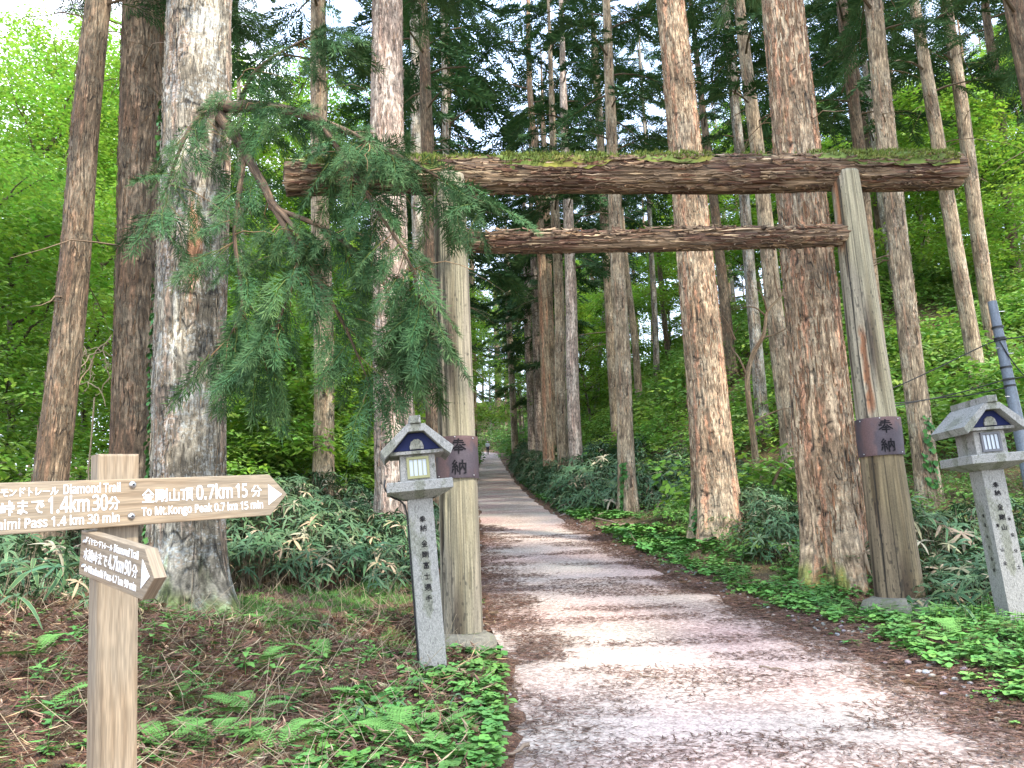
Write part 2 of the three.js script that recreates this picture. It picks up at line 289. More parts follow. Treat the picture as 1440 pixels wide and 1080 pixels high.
{
  const steps = (a, b, c, base, grow) => { const o = []; for (let x = c; x > a; x -= base + grow * Math.abs(x - c)) o.unshift(x); for (let x = c + base + grow * 0.1; x < b; x += base + grow * Math.abs(x - c)) o.push(x); o.unshift(a); o.push(b); return o; };
  const xs = steps(-150, 150, 1, 0.085, 0.028), ds = steps(-14, 260, 6, 0.09, 0.017), g = new Geo();
  const green = [0.75, 1.1, 0.55], brown = [1, 1, 1];
  for (const d of ds) for (const x of xs) {
    const e = edgeOf(x, -d), n = fbm(x * 0.5, d * 0.5, 1, 4), right = x > xc(d);
    let k = ss(-0.1, 0.25, n + (right ? 0.25 : -0.05)) * ss(0.5, 1.4, e); if (d > 14) k = Math.max(k, ss(1, 3, e) * 0.6);
    g.v(V(x, land(x, -d), -d), brown.map((q, i) => lerp(q, green[i], k * 0.8)), x, -d);
  }
  const w = xs.length; for (let j = 0; j + 1 < ds.length; j++) for (let i = 0; i + 1 < w; i++) g.quad(j * w + i, j * w + i + 1, (j + 1) * w + i + 1, (j + 1) * w + i);
  const m = part('ground', g.build(), M.soil, scene); tag(m, 'brown litter covered forest floor rising beside the path', 'ground', null, 'structure');
  const r = new Geo(), rows = []; for (let d = -12; d < 150; d += 0.12 + 0.01 * Math.max(0, d)) rows.push(d);
  const nc = 22;
  for (const d of rows) for (let i = 0; i <= nc; i++) { const t = i / nc * 2 - 1, x = xc(d) + t * (HW(d) + 0.12); r.v(V(x, prof(d) + 0.012 * (1 - t * t) + 0.006 * vn(x * 1.5, d * 1.5, 6), -d), [1, 1, 1], x, -d); }
  for (let j = 0; j + 1 < rows.length; j++) for (let i = 0; i < nc; i++) r.quad(j * (nc + 1) + i, j * (nc + 1) + i + 1, (j + 1) * (nc + 1) + i + 1, (j + 1) * (nc + 1) + i);
  const p = part('path', r.build(false), M.road, scene); tag(p, 'pale pinkish paved path climbing into the wood', 'path', null, 'structure');
}

// ------------------------------------------------------------------ lettering
const KANJI = {
  奉: '24,14 76,14|18,27 82,27|8,41 92,41|50,4 44,40 28,58 6,72|58,42 74,58 94,70|30,60 70,60|26,75 74,75|50,52 50,97',
  納: '24,6 10,26 22,30|34,18 10,48 40,44|32,36 42,52|25,48 25,94|12,62 6,82|36,60 43,78|54,26 54,94|54,26 92,26 92,86 82,90|72,6 72,40 60,66|73,44 86,66',
  金: '50,6 10,44|50,6 90,44|28,42 72,42|16,60 84,60|50,42 50,90|28,68 36,82|72,68 64,82|8,92 92,92',
  剛: '10,12 10,94|10,12 60,12 60,88 52,92|24,22 28,32|46,22 42,32|18,38 52,38|35,38 35,76|20,50 20,78 50,78 50,50|74,20 74,70|92,8 92,90 82,92',
  山: '50,10 50,86|14,36 14,88 86,88 86,36',
  頂: '4,18 40,18|24,18 24,86 14,84|46,10 98,10|70,12 66,24|52,24 92,24 92,76 52,76 52,24|52,41 92,41|52,58 92,58|62,78 46,94|80,78 96,94',
  分: '38,8 26,30 6,48|60,8 74,30 94,46|26,50 76,50 72,90 60,88|48,50 40,74 18,92',
  峠: '20,20 20,72|6,38 6,74 34,74 34,38|66,8 66,36|66,22 84,22|42,38 96,38|42,54 96,54|68,54 68,96|72,66 84,76',
  ま: '20,22 80,22|22,42 78,42|52,8 52,74 40,88 22,82 26,70 46,68 80,86',
  で: '12,20 84,18 56,36 44,60 56,82 78,88|72,42 78,54|84,36 90,48',
  モ: '18,18 82,18|10,46 90,46|48,18 48,76 56,86 84,84', ン: '14,22 36,36|12,84 48,74 88,30', ド: '36,8 36,94|36,40 74,62|64,14 72,28|80,8 88,22', ト: '40,8 40,94|40,40 78,62',
  レ: '26,12 26,86 54,74 86,42', ー: '10,50 90,50', ル: '30,16 28,54 8,88|56,12 56,86 76,72 94,48', ダ: '36,6 28,30 8,54|34,22 72,22 60,64 22,94|30,44 60,60|76,6 82,18|90,2 96,14',
  イ: '78,8 46,42 10,58|52,40 52,94', ヤ: '8,40 88,26 66,56|30,10 54,92',
  富: '50,4 50,14|12,28 12,16 88,16 84,28|26,28 74,28|32,38 68,38 68,50 32,50 32,38|20,58 80,58 80,94 20,94 20,58|20,76 80,76|50,58 50,94',
  士: '10,36 90,36|50,6 50,88|24,88 76,88',
  選: '10,12 22,24|6,42 22,42 14,60 22,74|4,92 20,80 50,92 96,92|34,8 56,8 56,20 36,20 36,32 58,32|66,8 88,8 88,20 68,20 68,32 90,32|32,46 94,46|50,36 50,62|76,36 76,62|28,62 98,62|52,66 38,80|74,66 90,80',
  手: '74,10 22,18|16,36 84,36|6,56 94,56|50,16 50,90 36,88', 水: '50,6 50,92 38,86|8,34 36,34 8,78|86,20 60,44|54,36 92,84',
  越: '10,18 44,18|27,6 27,34|6,36 48,36|28,36 28,80|28,56 46,56|14,54 4,92|10,78 34,90 96,92|56,28 56,72 68,64|52,26 96,26|70,8 78,54 96,78|90,42 72,76|82,8 90,18',
  伏: '30,6 6,48|20,32 20,94|36,38 96,38|64,8 60,50 34,92|66,44 94,92|78,12 88,24', 見: '24,8 76,8 76,62 24,62 24,8|24,26 76,26|24,44 76,44|40,64 34,82 8,94|60,64 60,88 88,90 90,78',
  東: '10,20 90,20|24,34 76,34 76,64 24,64 24,34|24,49 76,49|50,6 50,96|46,66 10,90|54,66 90,90', 会: '50,6 8,42|50,6 92,42|30,42 70,42|14,60 86,60|46,62 24,90 76,84|64,70 84,94',
};
const font = await new FontLoader().loadAsync('fonts/droid/droid_sans_regular.typeface.json');
const RELIEF = 0.0012;
function bar(ax, ay, bx, by, w0, w1) {          // one brush stroke segment as a thin raised ribbon
  const dx = bx - ax, dy = by - ay, l = Math.hypot(dx, dy) || 1, nx = -dy / l, ny = dx / l, ex = dx / l * w0 * 0.35, ey = dy / l * w0 * 0.35;
  const s = new THREE.Shape([[ax - ex + nx * w0 / 2, ay - ey + ny * w0 / 2], [ax - ex - nx * w0 / 2, ay - ey - ny * w0 / 2], [bx + ex - nx * w1 / 2, by + ey - ny * w1 / 2], [bx + ex + nx * w1 / 2, by + ey + ny * w1 / 2]].map(([x, y]) => new THREE.Vector2(x, y)));
  return new THREE.ExtrudeGeometry(s, { depth: RELIEF, bevelEnabled: false });
}
function glyph(ch, x, y, size, weight, squeeze = 1, brush = false) {       // (x, y): lower left corner
  const out = []; let n = 0;
  for (const st of KANJI[ch].split('|')) {
    const p = st.split(' ').map((q) => q.split(',').map(Number)).map(([a, b]) => [x + a / 100 * size * squeeze, y + (1 - b / 100) * size]);
    for (let k = 0; k + 1 < p.length; k++) { const g = bar(...p[k], ...p[k + 1], weight * (brush ? 1.15 : 1), weight * (brush ? 0.75 : 1)); g.translate(0, 0, 0.00004 * (n++ % 5)); out.push(g); }
  }
  return out;
}
function latin(text, x, y, size, width) {        // capital height is about 0.72 of size; width, if given, is forced
  const g = new TextGeometry(text, { font, size, depth: RELIEF, curveSegments: 4, bevelEnabled: true, bevelThickness: 0.0001, bevelSize: size * 0.022, bevelSegments: 1 });
  g.computeBoundingBox(); const b = g.boundingBox; g.translate(-b.min.x, 0, 0); if (width) g.scale(width / (b.max.x - b.min.x), 1, 1); g.translate(x, y, 0); g.deleteAttribute('uv'); return g;
}
const letters = (list) => { const l = list.map((g) => { const q = g.index ? g.toNonIndexed() : g; q.deleteAttribute('uv'); return q; }); return mergeGeometries(l); };
const row = (text, x, y, size, weight, sq = 1, gap = 1) => [...text].map((c, k) => glyph(c, x + k * size * sq * gap, y, size, weight, sq));

// ------------------------------------------------------------------ box with rounded edges and uv in metres
function box(w, h, d, bevel = 0.004, grainAlongX = false, scale = 1) {
  const s = new THREE.Shape(); const a = w / 2 - bevel, b = h / 2 - bevel;
  s.moveTo(-a, -b); s.lineTo(a, -b); s.lineTo(a, b); s.lineTo(-a, b); s.closePath();
  const g = new THREE.ExtrudeGeometry(s, { depth: d - 2 * bevel, bevelSize: bevel, bevelThickness: bevel, bevelSegments: 2, steps: 1 }); g.translate(0, 0, -d / 2 + bevel);
  return metreUV(g, grainAlongX, scale);
}
function metreUV(g, along = false, scale = 1, ou = 0, ov = 0) {
  const p = g.attributes.position, n = g.attributes.normal, u = new Float32Array(p.count * 2);
  for (let i = 0; i < p.count; i++) {
    const ax = Math.abs(n.getX(i)), ay = Math.abs(n.getY(i)), az = Math.abs(n.getZ(i)); let a, b;
    if (az >= ax && az >= ay) { a = p.getX(i); b = p.getY(i); } else if (ax >= ay) { a = p.getZ(i); b = p.getY(i); } else { a = p.getX(i); b = p.getZ(i); }
    if (along) [a, b] = [b, a];
    u[2 * i] = a * scale + ou; u[2 * i + 1] = b * scale * 0.5 + ov;
  }
  g.setAttribute('uv', new THREE.BufferAttribute(u, 2)); return g;
}
function prism(pts, depth, bevel = 0.003, scale = 1, along = false) {
  const g = new THREE.ExtrudeGeometry(new THREE.Shape(pts.map(([x, y]) => new THREE.Vector2(x, y))), { depth: depth - 2 * bevel, bevelSize: bevel, bevelThickness: bevel, bevelOffset: -bevel, bevelSegments: 2 });
  g.translate(0, 0, -depth / 2 + bevel); return metreUV(g, along, scale);
}

// ------------------------------------------------------------------ torii
const TL = { b: at(650, 890, 7.82), t: at(632, 250, 7.82) }, TR = { b: at(1266, 840, 8.62), t: at(1187, 245, 8.62) };
{
  const g = thing('torii_gate', 'rustic log torii gate straddling the pale path, moss along its top beam', 'torii', null, V(0, 0, 0));
  const along = TR.t.clone().sub(TL.t).setY(0).normalize(), back = V(along.z, 0, -along.x); if (back.z > 0) back.negate();
  const post = (T, rb, rt, seed, plateAt, plateH, title) => {
    const n = 72, rows = 150, pts = [], r = rng(seed), geo = new Geo(), foot = T.b.clone().lerp(T.t, -0.01);
    for (let k = 0; k <= rows; k++) pts.push(foot.clone().lerp(T.t, k / rows));
    const crack = (a, len, k) => { let s = 1; for (const [a0, h0, h1, w] of T.cracks) { const da = Math.abs(Math.atan2(Math.sin(a - a0 - 0.05 * vn(len * 2, seed)), Math.cos(a - a0 - 0.05 * vn(len * 2, seed)))); if (len > h0 && len < h1) s -= 0.16 * (1 - ss(0, w, da)) * ss(h0, h0 + 0.3, len) * ss(h1, h1 - 0.3, len); } return s; };
    const colour = (a, len) => { const lowPart = T.stain ? ss(-0.1, 0.12, T.stain - len + 0.35 * fbm(Math.cos(a) * 6, Math.sin(a) * 6, len * 0.7, 3)) : 0; let c = [lerp(1, 0.74, lowPart), lerp(1, 0.64, lowPart), lerp(1, 0.54, lowPart)];
      for (const [a0, h0, h1, w] of T.cracks) if (w > 0.15) { const da = Math.abs(Math.atan2(Math.sin(a - a0), Math.cos(a - a0))), k = (1 - ss(w * 0.5, w, da + 0.1 * vn(len * 9, a * 5))) * ss(h0, h0 + 0.2, len) * ss(h1, h1 - 0.2, len); c = [lerp(c[0], 0.95, k), lerp(c[1], 0.52, k), lerp(c[2], 0.36, k)]; } return c; };
    const rings = geo.tube(pts, (t) => lerp(rb, rt, t), n, colour, 0.35, (a, len, k) => (1 + 0.03 * vn(Math.cos(a) * 2 + seed, Math.sin(a) * 2, len * 0.4) + 0.012 * vn(Math.cos(a) * 14, Math.sin(a) * 14, len * 0.8 + seed)) * crack(a, len, k));
    geo.cap(rings[rows], T.t.clone().add(V(0, 0.01, 0)), [1, 1, 1]);
    const p = part('post', geo.build(), M.post, g);
    p.userData.label = title;
    // concrete footing, a squat drum with a rounded shoulder
    const f0 = T.b, gy = land(f0.x, f0.z) - 0.12, H = f0.y - gy, fr = rb * 1.62, prf = [[0.01, H + 0.012], [rb * 1.12, H + 0.012], [rb * 1.18, H], [fr * 0.92, H - 0.03], [fr, H - 0.09], [fr * 1.03, H * 0.5], [fr * 1.04, 0]].map(([x, y]) => new THREE.Vector2(x, y));
    const lg = new THREE.LatheGeometry(prf.reverse(), 48); const pp = lg.attributes.position; for (let i = 0; i < pp.count; i++) { const k = 1 + 0.02 * vn(pp.getX(i) * 4, pp.getY(i) * 4, pp.getZ(i) * 4 + seed); pp.setXYZ(i, pp.getX(i) * k, pp.getY(i), pp.getZ(i) * k); } lg.computeVertexNormals(); const uv = lg.attributes.uv; for (let i = 0; i < uv.count; i++) uv.setXY(i, uv.getX(i) * 1.8, uv.getY(i) * 0.4);
    part('concrete_footing', lg, M.concrete, g, V(f0.x, gy, f0.z));
    // curved metal plate wrapped round the front of the post
    const c0 = plateAt.clone(), R0 = lerp(rb, rt, (c0.y - T.b.y) / (T.t.y - T.b.y)) * 1.035 + 0.012, ang = T.face, arc = 1.42, up = T.t.clone().sub(T.b).normalize();
    const base = T.b.clone().lerp(T.t, (c0.y - T.b.y) / (T.t.y - T.b.y)), q = new THREE.Quaternion().setFromUnitVectors(Y, up), pg = new Geo(), W = 40, Hn = 14;
    const onPlate = (s, h, lift) => V(Math.sin(ang + s / R0) * (R0 + lift), h, Math.cos(ang + s / R0) * (R0 + lift)).applyQuaternion(q).add(base);
    for (const lift of [0, 0.004]) for (let j = 0; j <= Hn; j++) for (let i = 0; i <= W; i++) { const s = (i / W * 2 - 1) * arc * R0; pg.v(onPlate(s, (j / Hn - 0.5) * plateH, lift + 0.004 * vn(i * 0.2, j * 0.3, seed)), [1, 1, 1], s, (j / Hn - 0.5) * plateH); }
    const off = (W + 1) * (Hn + 1), id = (i, j, l) => l * off + j * (W + 1) + i;
    for (let j = 0; j < Hn; j++) for (let i = 0; i < W; i++) { pg.quad(id(i, j, 1), id(i + 1, j, 1), id(i + 1, j + 1, 1), id(i, j + 1, 1)); pg.quad(id(i, j + 1, 0), id(i + 1, j + 1, 0), id(i + 1, j, 0), id(i, j, 0)); }
    for (let i = 0; i < W; i++) { pg.quad(id(i, Hn, 1), id(i + 1, Hn, 1), id(i + 1, Hn, 0), id(i, Hn, 0)); pg.quad(id(i, 0, 0), id(i + 1, 0, 0), id(i + 1, 0, 1), id(i, 0, 1)); }
    for (let j = 0; j < Hn; j++) { pg.quad(id(0, j, 0), id(0, j, 1), id(0, j + 1, 1), id(0, j + 1, 0)); pg.quad(id(W, j, 1), id(W, j, 0), id(W, j + 1, 0), id(W, j + 1, 1)); }
    const plate = part('metal_plate', pg.build(false), M.plate, p);
    plate.userData.label = 'purplish brown curved metal plate with two black characters';
    const sz = plateH * 0.36, lts = [['奉', 0.07], ['納', -0.43]].map(([c, y]) => letters(glyph(c, T.text - sz / 2, plateH * y, sz, sz * 0.1, 1, true)));
    for (const lt of lts) { const lp = lt.attributes.position; for (let i = 0; i < lp.count; i++) { const w = onPlate(lp.getX(i), lp.getY(i), 0.0105 + lp.getZ(i)); lp.setXYZ(i, w.x, w.y, w.z); } lt.computeVertexNormals();
    part('character', lt, M.ink, plate); }
    const sc = new THREE.SphereGeometry(0.007, 8, 6), scr = []; for (const [s, h] of [[-0.9, 0.44], [0.9, 0.44], [-0.9, -0.44], [0.9, -0.44], [0, 0.47]]) { const w = onPlate(s * R0, h * plateH, 0.008); scr.push(w); part('screw', sc, M.steel, plate, w); }
    return p;
  };
  const pt = tex(512, 512, (u, v) => { const a = tn(u, v, 5, 3, 301), b = tn(u, v, 14, 9, 302), c = tn(u, v, 80, 60, 303), k = 0.95 + 0.07 * c, m = ss(-0.35, 0.5, a + 0.4 * b); return [lerp(70, 94, m) * k, lerp(60, 70, m) * k, lerp(66, 68, m) * k]; });
  pt.repeat.set(1.6, 1.6);
  M.plate = new THREE.MeshStandardMaterial({ map: pt, metalness: 0.15, roughness: 0.6 });
  TL.face = -0.02; TL.text = 0.035; TL.cracks = [[4.85, 1.6, 5, 0.035], [5.2, 0.3, 4.9, 0.025], [4.2, 1, 4, 0.03], [5.6, 2.2, 4.6, 0.025], [4.5, 2.4, 5, 0.02], [3.9, 0, 4.5, 0.05]];
  TR.stain = 1.75; TR.face = -0.32; TR.text = 0.05; TR.cracks = [[4.08, 1.95, 3.1, 0.2], [3.5, 3.9, 5, 0.3], [4.4, 0.2, 5, 0.03], [4.75, 0.3, 4.6, 0.025], [3.7, 0.1, 4.8, 0.03], [5.1, 0.2, 4.4, 0.03]];
  post(TL, 0.208, 0.172, 3, at(642, 642, 7.6), 0.42, 'weathered grey post with a yellowish streak, beside the narrower verge');
  post(TR, 0.25, 0.16, 7, at(1235, 613, 8.4), 0.42, 'weathered brown post with a rotted split above its plate');
  const log = (name, A, B, rA, rB, seed, squash) => {
    const rows = 320, n = 110, pts = [], geo = new Geo(); for (let k = 0; k <= rows; k++) { const t = k / rows; pts.push(A.clone().lerp(B, t).add(V(0, 0.02 * vn(t * 5, seed) - 0.04 * t * (1 - t), 0.02 * vn(t * 5, seed + 4)))); }
    const L = A.distanceTo(B), rings = geo.tube(pts, (t) => lerp(rA, rB, t), n, [1, 1, 1], 0.45, (a, len) => 1 + 0.05 * vn(Math.cos(a) * 2, Math.sin(a) * 2, len * 0.7 + seed) + 0.08 * (Math.abs(vn(Math.cos(a) * 5 + seed, Math.sin(a) * 5, len * 0.55)) - 0.3) + 0.05 * vn(Math.cos(a) * 13, Math.sin(a) * 13, len * 1.1 + seed) + 0.03 * vn(Math.cos(a) * 26, Math.sin(a) * 26, len * 2.2 + seed) - 0.11 * ss(0.05, 0.25, vn(Math.cos(a) * 4 + 9, Math.sin(a) * 4, len * 0.8)));
    const e0 = pts[0].clone().sub(B.clone().sub(A).multiplyScalar(0.004)), e1 = pts[rows].clone().add(B.clone().sub(A).multiplyScalar(0.004));
    geo.cap([...rings[0]].reverse(), e0, [1, 1, 1]); geo.cap(rings[rows], e1, [1, 1, 1]);
    return part(name, geo.build(), M.beam, g);
  };
  const dirT = TR.t.clone().sub(TL.t).normalize(), A = TL.t.clone().addScaledVector(dirT, -1.75).addScaledVector(back, 0.1).add(V(0, 0.06, 0)), B = TR.t.clone().addScaledVector(dirT, 1.62).addScaledVector(back, 0.1).add(V(0, 0.07, 0));
  const top = log('top_beam', A, B, 0.19, 0.222, 12);
  const na = at(650, 341, 7.82), nb = at(1190, 332, 8.62), dn = nb.clone().sub(na).normalize();
  const tie = log('tie_beam', na.addScaledVector(dn, -0.1), nb.addScaledVector(dn, 0.02), 0.118, 0.128, 23);
  { const r = rng(5), kg = new THREE.CylinderGeometry(0.022, 0.03, 0.05, 8); for (let k = 0; k < 9; k++) { const t = 0.06 + 0.88 * (k + 0.4 * r()) / 9, p = na.clone().lerp(nb, t).addScaledVector(back, -0.105 - 0.01 * r()).add(V(0, 0.02 + 0.07 * r(), 0)); part('branch_stub', kg, M.beam, tie, p, [1.2, r(), r()]); } }
  // splinters of bark peeling from both beams
  for (const [beam, P, Q, rr, n, sd] of [[top, A, B, 0.2, 46, 8], [tie, na, nb, 0.122, 22, 9]]) {
    const geo = new Geo(), r = rng(sd), dir = Q.clone().sub(P).normalize();
    for (let k = 0; k < n; k++) { const t = 0.03 + 0.94 * r(), a = lerp(-0.9, 1.3, r()), o = P.clone().lerp(Q, t), nrm = back.clone().negate().multiplyScalar(Math.cos(a)).add(V(0, Math.sin(a), 0)); const l = 0.1 + 0.35 * r(), p0 = o.clone().addScaledVector(nrm, rr * 0.98), p1 = p0.clone().addScaledVector(dir, l * (r() < 0.5 ? -1 : 1)).addScaledVector(nrm, 0.01 + 0.03 * r()).add(V(0, -0.02 * r(), 0)); const k2 = 0.8 + 0.8 * r(); geo.blade(p0, p1, 0.012 + 0.02 * r(), nrm.clone().cross(dir).normalize(), [k2, k2 * 0.92, k2 * 0.85], 0.5, 0.004); }
    const m = part('bark_splinters', geo.build(), M.straw, beam); m.userData.kind = 'stuff';
  }
  for (const [beam, P, Q, r0, r1b, n, sd] of [[top, A, B, 0.19, 0.222, 620, 18], [tie, na, nb, 0.118, 0.128, 260, 19]]) {
    const geo = new Geo(), r = rng(sd), dir = Q.clone().sub(P).normalize();
    for (let k = 0; k < n; k++) {
      const t = 0.01 + 0.97 * r(), a = lerp(-1.7, 1.2, r()), R = lerp(r0, r1b, t) * 1.0, L = 0.08 + 0.4 * r() * r(), w = 0.012 + 0.03 * r(), S = 5, nrm = (q) => back.clone().negate().multiplyScalar(Math.cos(q)).add(V(0, Math.sin(q), 0)), rows = [], c = 0.55 + 0.7 * r(), rd = r() < 0.35 ? 1.12 : 1, o = r();
      for (let i = 0; i <= S; i++) { const s = i / S, ww = w / R * (0.5 - 0.4 * Math.abs(s - 0.5)) * (0.7 + 0.6 * r()); rows.push([-1, 0, 1].map((q) => geo.v(P.clone().lerp(Q, t).addScaledVector(dir, (s - 0.5) * L).addScaledVector(nrm(a + q * ww + 0.05 * vn(s * 3, k)), R + 0.006 + 0.01 * (1 - Math.abs(q)) + 0.03 * r() * Math.pow(Math.abs(s - 0.5) * 2, 3)), [c * rd, c, c * (2 - rd)], o + q * 0.02, o * 3 + s * L * 0.45))); }
      for (let i = 0; i < S; i++) for (const j of [0, 1]) geo.quad(rows[i][j], rows[i][j + 1], rows[i + 1][j + 1], rows[i + 1][j]);
    }
    const m = part('bark_slabs', geo.build(), M.beam, beam); m.userData.kind = 'stuff';
  }
  { // moss cushion over the upper side of the top beam, ragged lower border, with tufts
    const geo = new Geo(), N = 260, K = 16, r = rng(77); const upv = V(0, 1, 0); const tufts = [];
    for (let i = 0; i <= N; i++) { const t = i / N, o = A.clone().lerp(B, 0.02 + 0.965 * t), R = lerp(0.19, 0.222, t) * 1.0;
      const cover = clamp(0.72 + 0.7 * vn(t * 9, 3) + 0.35 * vn(t * 31, 4) + (t < 0.45 ? 0.35 : 0) - 0.25 * ss(0.55, 0.62, t) + 0.3 * ss(0.8, 0.9, t), 0.05, 1.25), lo = lerp(1.15, -0.02, Math.min(1, cover)) , hi = 2.6;
      for (let j = 0; j <= K; j++) { const s = j / K, a = lerp(lo + 0.12 * vn(t * 90, 8), hi, s), edge = Math.sin(Math.PI * Math.min(1, Math.max(0, s))) , lift = (0.006 + 0.018 * edge) * (0.8 + 0.8 * vn(t * 120, j * 0.9, 5)) * Math.min(1, cover * 2) - 0.01 * (1 - edge);
        const nrm = back.clone().negate().multiplyScalar(Math.cos(a)).addScaledVector(upv, Math.sin(a)); const k = 0.8 + 0.4 * vn(t * 60, j * 0.6, 7), y = ss(-0.2, 0.5, vn(t * 22, j * 0.3, 6)); geo.v(o.clone().addScaledVector(nrm, R * 1.03 + lift), [k * lerp(0.9, 1.5, y), k * lerp(1, 1.15, y), k]);
        if (edge > 0.3 && r() < 0.75 * Math.min(1, cover)) tufts.push([place(o.clone().addScaledVector(nrm, R * 1.03 + lift), nrm.clone().add(V((r() - 0.5), (r() - 0.5) * 0.5, (r() - 0.5))), r() * 6, 0.03 + 0.035 * r()), tint(r, 0.5, 0.3)]); } }
    for (let i = 0; i < N; i++) for (let j = 0; j < K; j++) geo.quad(i * (K + 1) + j, (i + 1) * (K + 1) + j, (i + 1) * (K + 1) + j + 1, i * (K + 1) + j + 1);
    const moss = part('moss', geo.build(), M.moss, top);
    const tg = new Geo(); for (let k = 0; k < 9; k++) { const a = r() * 6.28, s = 0.35 + 0.4 * r(); tg.blade(V(0, 0, 0), V(0.6 + 0.4 * r(), Math.cos(a) * s, Math.sin(a) * s), 0.22, V(0, -Math.sin(a), Math.cos(a)), [1, 1.05, 0.9]); }
    instanced('moss_tufts', tg.build(), M.moss, tufts, top);
  }
}

// ------------------------------------------------------------------ stone lanterns
const ltGlass = new THREE.MeshStandardMaterial({ color: new THREE.Color().setRGB(0.42, 0.46, 0.5), roughness: 0.35 });
const ltBlue = new THREE.MeshPhysicalMaterial({ color: new THREE.Color().setRGB(0.01, 0.015, 0.06), roughness: 0.6, specularIntensity: 0.3 });
function lantern(pos, label, turn, lean, s, frameColor, columns) {
  const g = thing('stone_lantern', label, 'stone lantern', null, pos, turn); g.rotation.order = 'YXZ'; g.rotation.z = lean; g.scale.setScalar(s);
  const PH = 1.45, pw = 0.205;
  const pil = new THREE.CylinderGeometry(pw / 2 * Math.SQRT2 * 0.97, pw / 2 * Math.SQRT2, PH + 0.25, 4, 1); pil.rotateY(Math.PI / 4); const pg = pil.toNonIndexed(); pg.computeVertexNormals(); metreUV(pg, false, 1.6);
  const pillar = part('pillar', pg, M.granite, g, V(0, (PH + 0.25) / 2 - 0.25, 0));
  for (const [face, x, chars] of columns) { for (const [c, y, size] of chars) { const lg = letters(glyph(c, x - size / 2, y, size, size * 0.1, 1, true)); lg.translate(0, -(PH + 0.25) / 2 + 0.25, pw / 2 + 0.0006); if (face) lg.rotateY(-Math.PI / 2); part('character', lg, M.ink, pillar); } }
  // platform: flat slab over a tapering underside
  const slab = new Geo(); { const L = [[0.125, 0], [0.255, 0.055], [0.262, 0.06], [0.262, 0.128], [0.255, 0.136], [0.01, 0.142]]; const q = [[1, 1], [-1, 1], [-1, -1], [1, -1]];
    for (let k = 0; k + 1 < L.length; k++) for (let e = 0; e < 4; e++) { const [a, b] = q[e], [c, d] = q[(e + 1) % 4], P = (i, sx, sz) => slab.v(V(L[i][0] * sx, L[i][1], L[i][0] * sz), null, (e % 2 ? sz : sx) * L[i][0] * 1.6, L[i][1] * 1.6 + k); slab.quad(P(k, c, d), P(k, a, b), P(k + 1, a, b), P(k + 1, c, d)); } }
  const sg = slab.build(false).toNonIndexed(); sg.computeVertexNormals(); part('platform', sg, M.granite, g, V(0, PH - 0.01, 0));
  const by = PH + 0.127, bh = 0.215;
  const boxp = part('light_box', box(0.285, bh, 0.3, 0.006, false, 1.6), M.granite, g, V(0, by + bh / 2, 0));
  const fm = new THREE.MeshStandardMaterial({ color: frameColor, roughness: 0.5 });
  for (const [side, rot] of [[0, 0], [1, Math.PI]]) {
    const w = new THREE.Group(); w.name = 'window'; w.rotation.y = rot; boxp.add(w); const z = 0.151;
    const fs = new THREE.Shape([[-0.088, -0.085], [0.088, -0.085], [0.088, 0.088], [-0.088, 0.088]].map((a) => new THREE.Vector2(...a))); fs.holes.push(new THREE.Path([[-0.07, -0.066], [-0.07, 0.07], [0.07, 0.07], [0.07, -0.066]].map((a) => new THREE.Vector2(...a))));
    part('window_frame', new THREE.ExtrudeGeometry(fs, { depth: 0.016, bevelSize: 0.002, bevelThickness: 0.002, bevelSegments: 1 }), fm, w, V(0, 0, z));
    part('window_pane', new THREE.BoxGeometry(0.14, 0.136, 0.004), ltGlass, w, V(0, 0.002, z + 0.003));
    for (const x of [-0.036, 0.0, 0.036]) part('window_bar', new THREE.BoxGeometry(0.006, 0.136, 0.008), fm, w, V(x, 0.002, z + 0.009));
  }
  // ledge under the gable and the gable itself
  const ry = by + bh; part('ledge', box(0.43, 0.028, 0.4, 0.005, false, 1.6), M.granite, g, V(0, ry + 0.014, 0));
  const rp = [[-0.292, 0.005], [-0.262, -0.055], [-0.21, -0.012], [-0.062, 0.145], [0.062, 0.145], [0.21, -0.012], [0.262, -0.055], [0.292, 0.005], [0.07, 0.205], [-0.07, 0.205]];
  const roof = part('roof', prism(rp, 0.56, 0.004, 1.6), M.granite, g, V(0, ry + 0.03, 0));
  part('ridge_cap', box(0.088, 0.062, 0.6, 0.006, false, 1.6), M.granite, roof, V(0, 0.2385, 0));
  for (const sg2 of [1, -1]) {
    const gab = part('gable_panel', prism([[-0.19, 0.002], [0.19, 0.002], [0.058, 0.14], [-0.058, 0.14]], 0.012, 0.001), ltBlue, g, V(0, ry + 0.03, 0.185 * sg2));
    const es = new THREE.Shape(); es.moveTo(-0.052, 0.008); es.lineTo(0.052, 0.008); for (let k = 0; k <= 14; k++) { const a = k / 14 * Math.PI, rr = 0.05 * (1 + 0.06 * Math.cos(a * 10)); es.lineTo(Math.cos(a) * rr, 0.03 + Math.sin(a) * rr * 1.05); } es.closePath();
    const em = part('emblem', metreUV(new THREE.ExtrudeGeometry(es, { depth: 0.012, bevelSize: 0.004, bevelThickness: 0.004, bevelSegments: 2 }), false, 1.6), M.granite, gab, V(0, 0.004, 0.006 * sg2), [0, sg2 > 0 ? 0 : Math.PI, 0]);
  }
  return g;
}
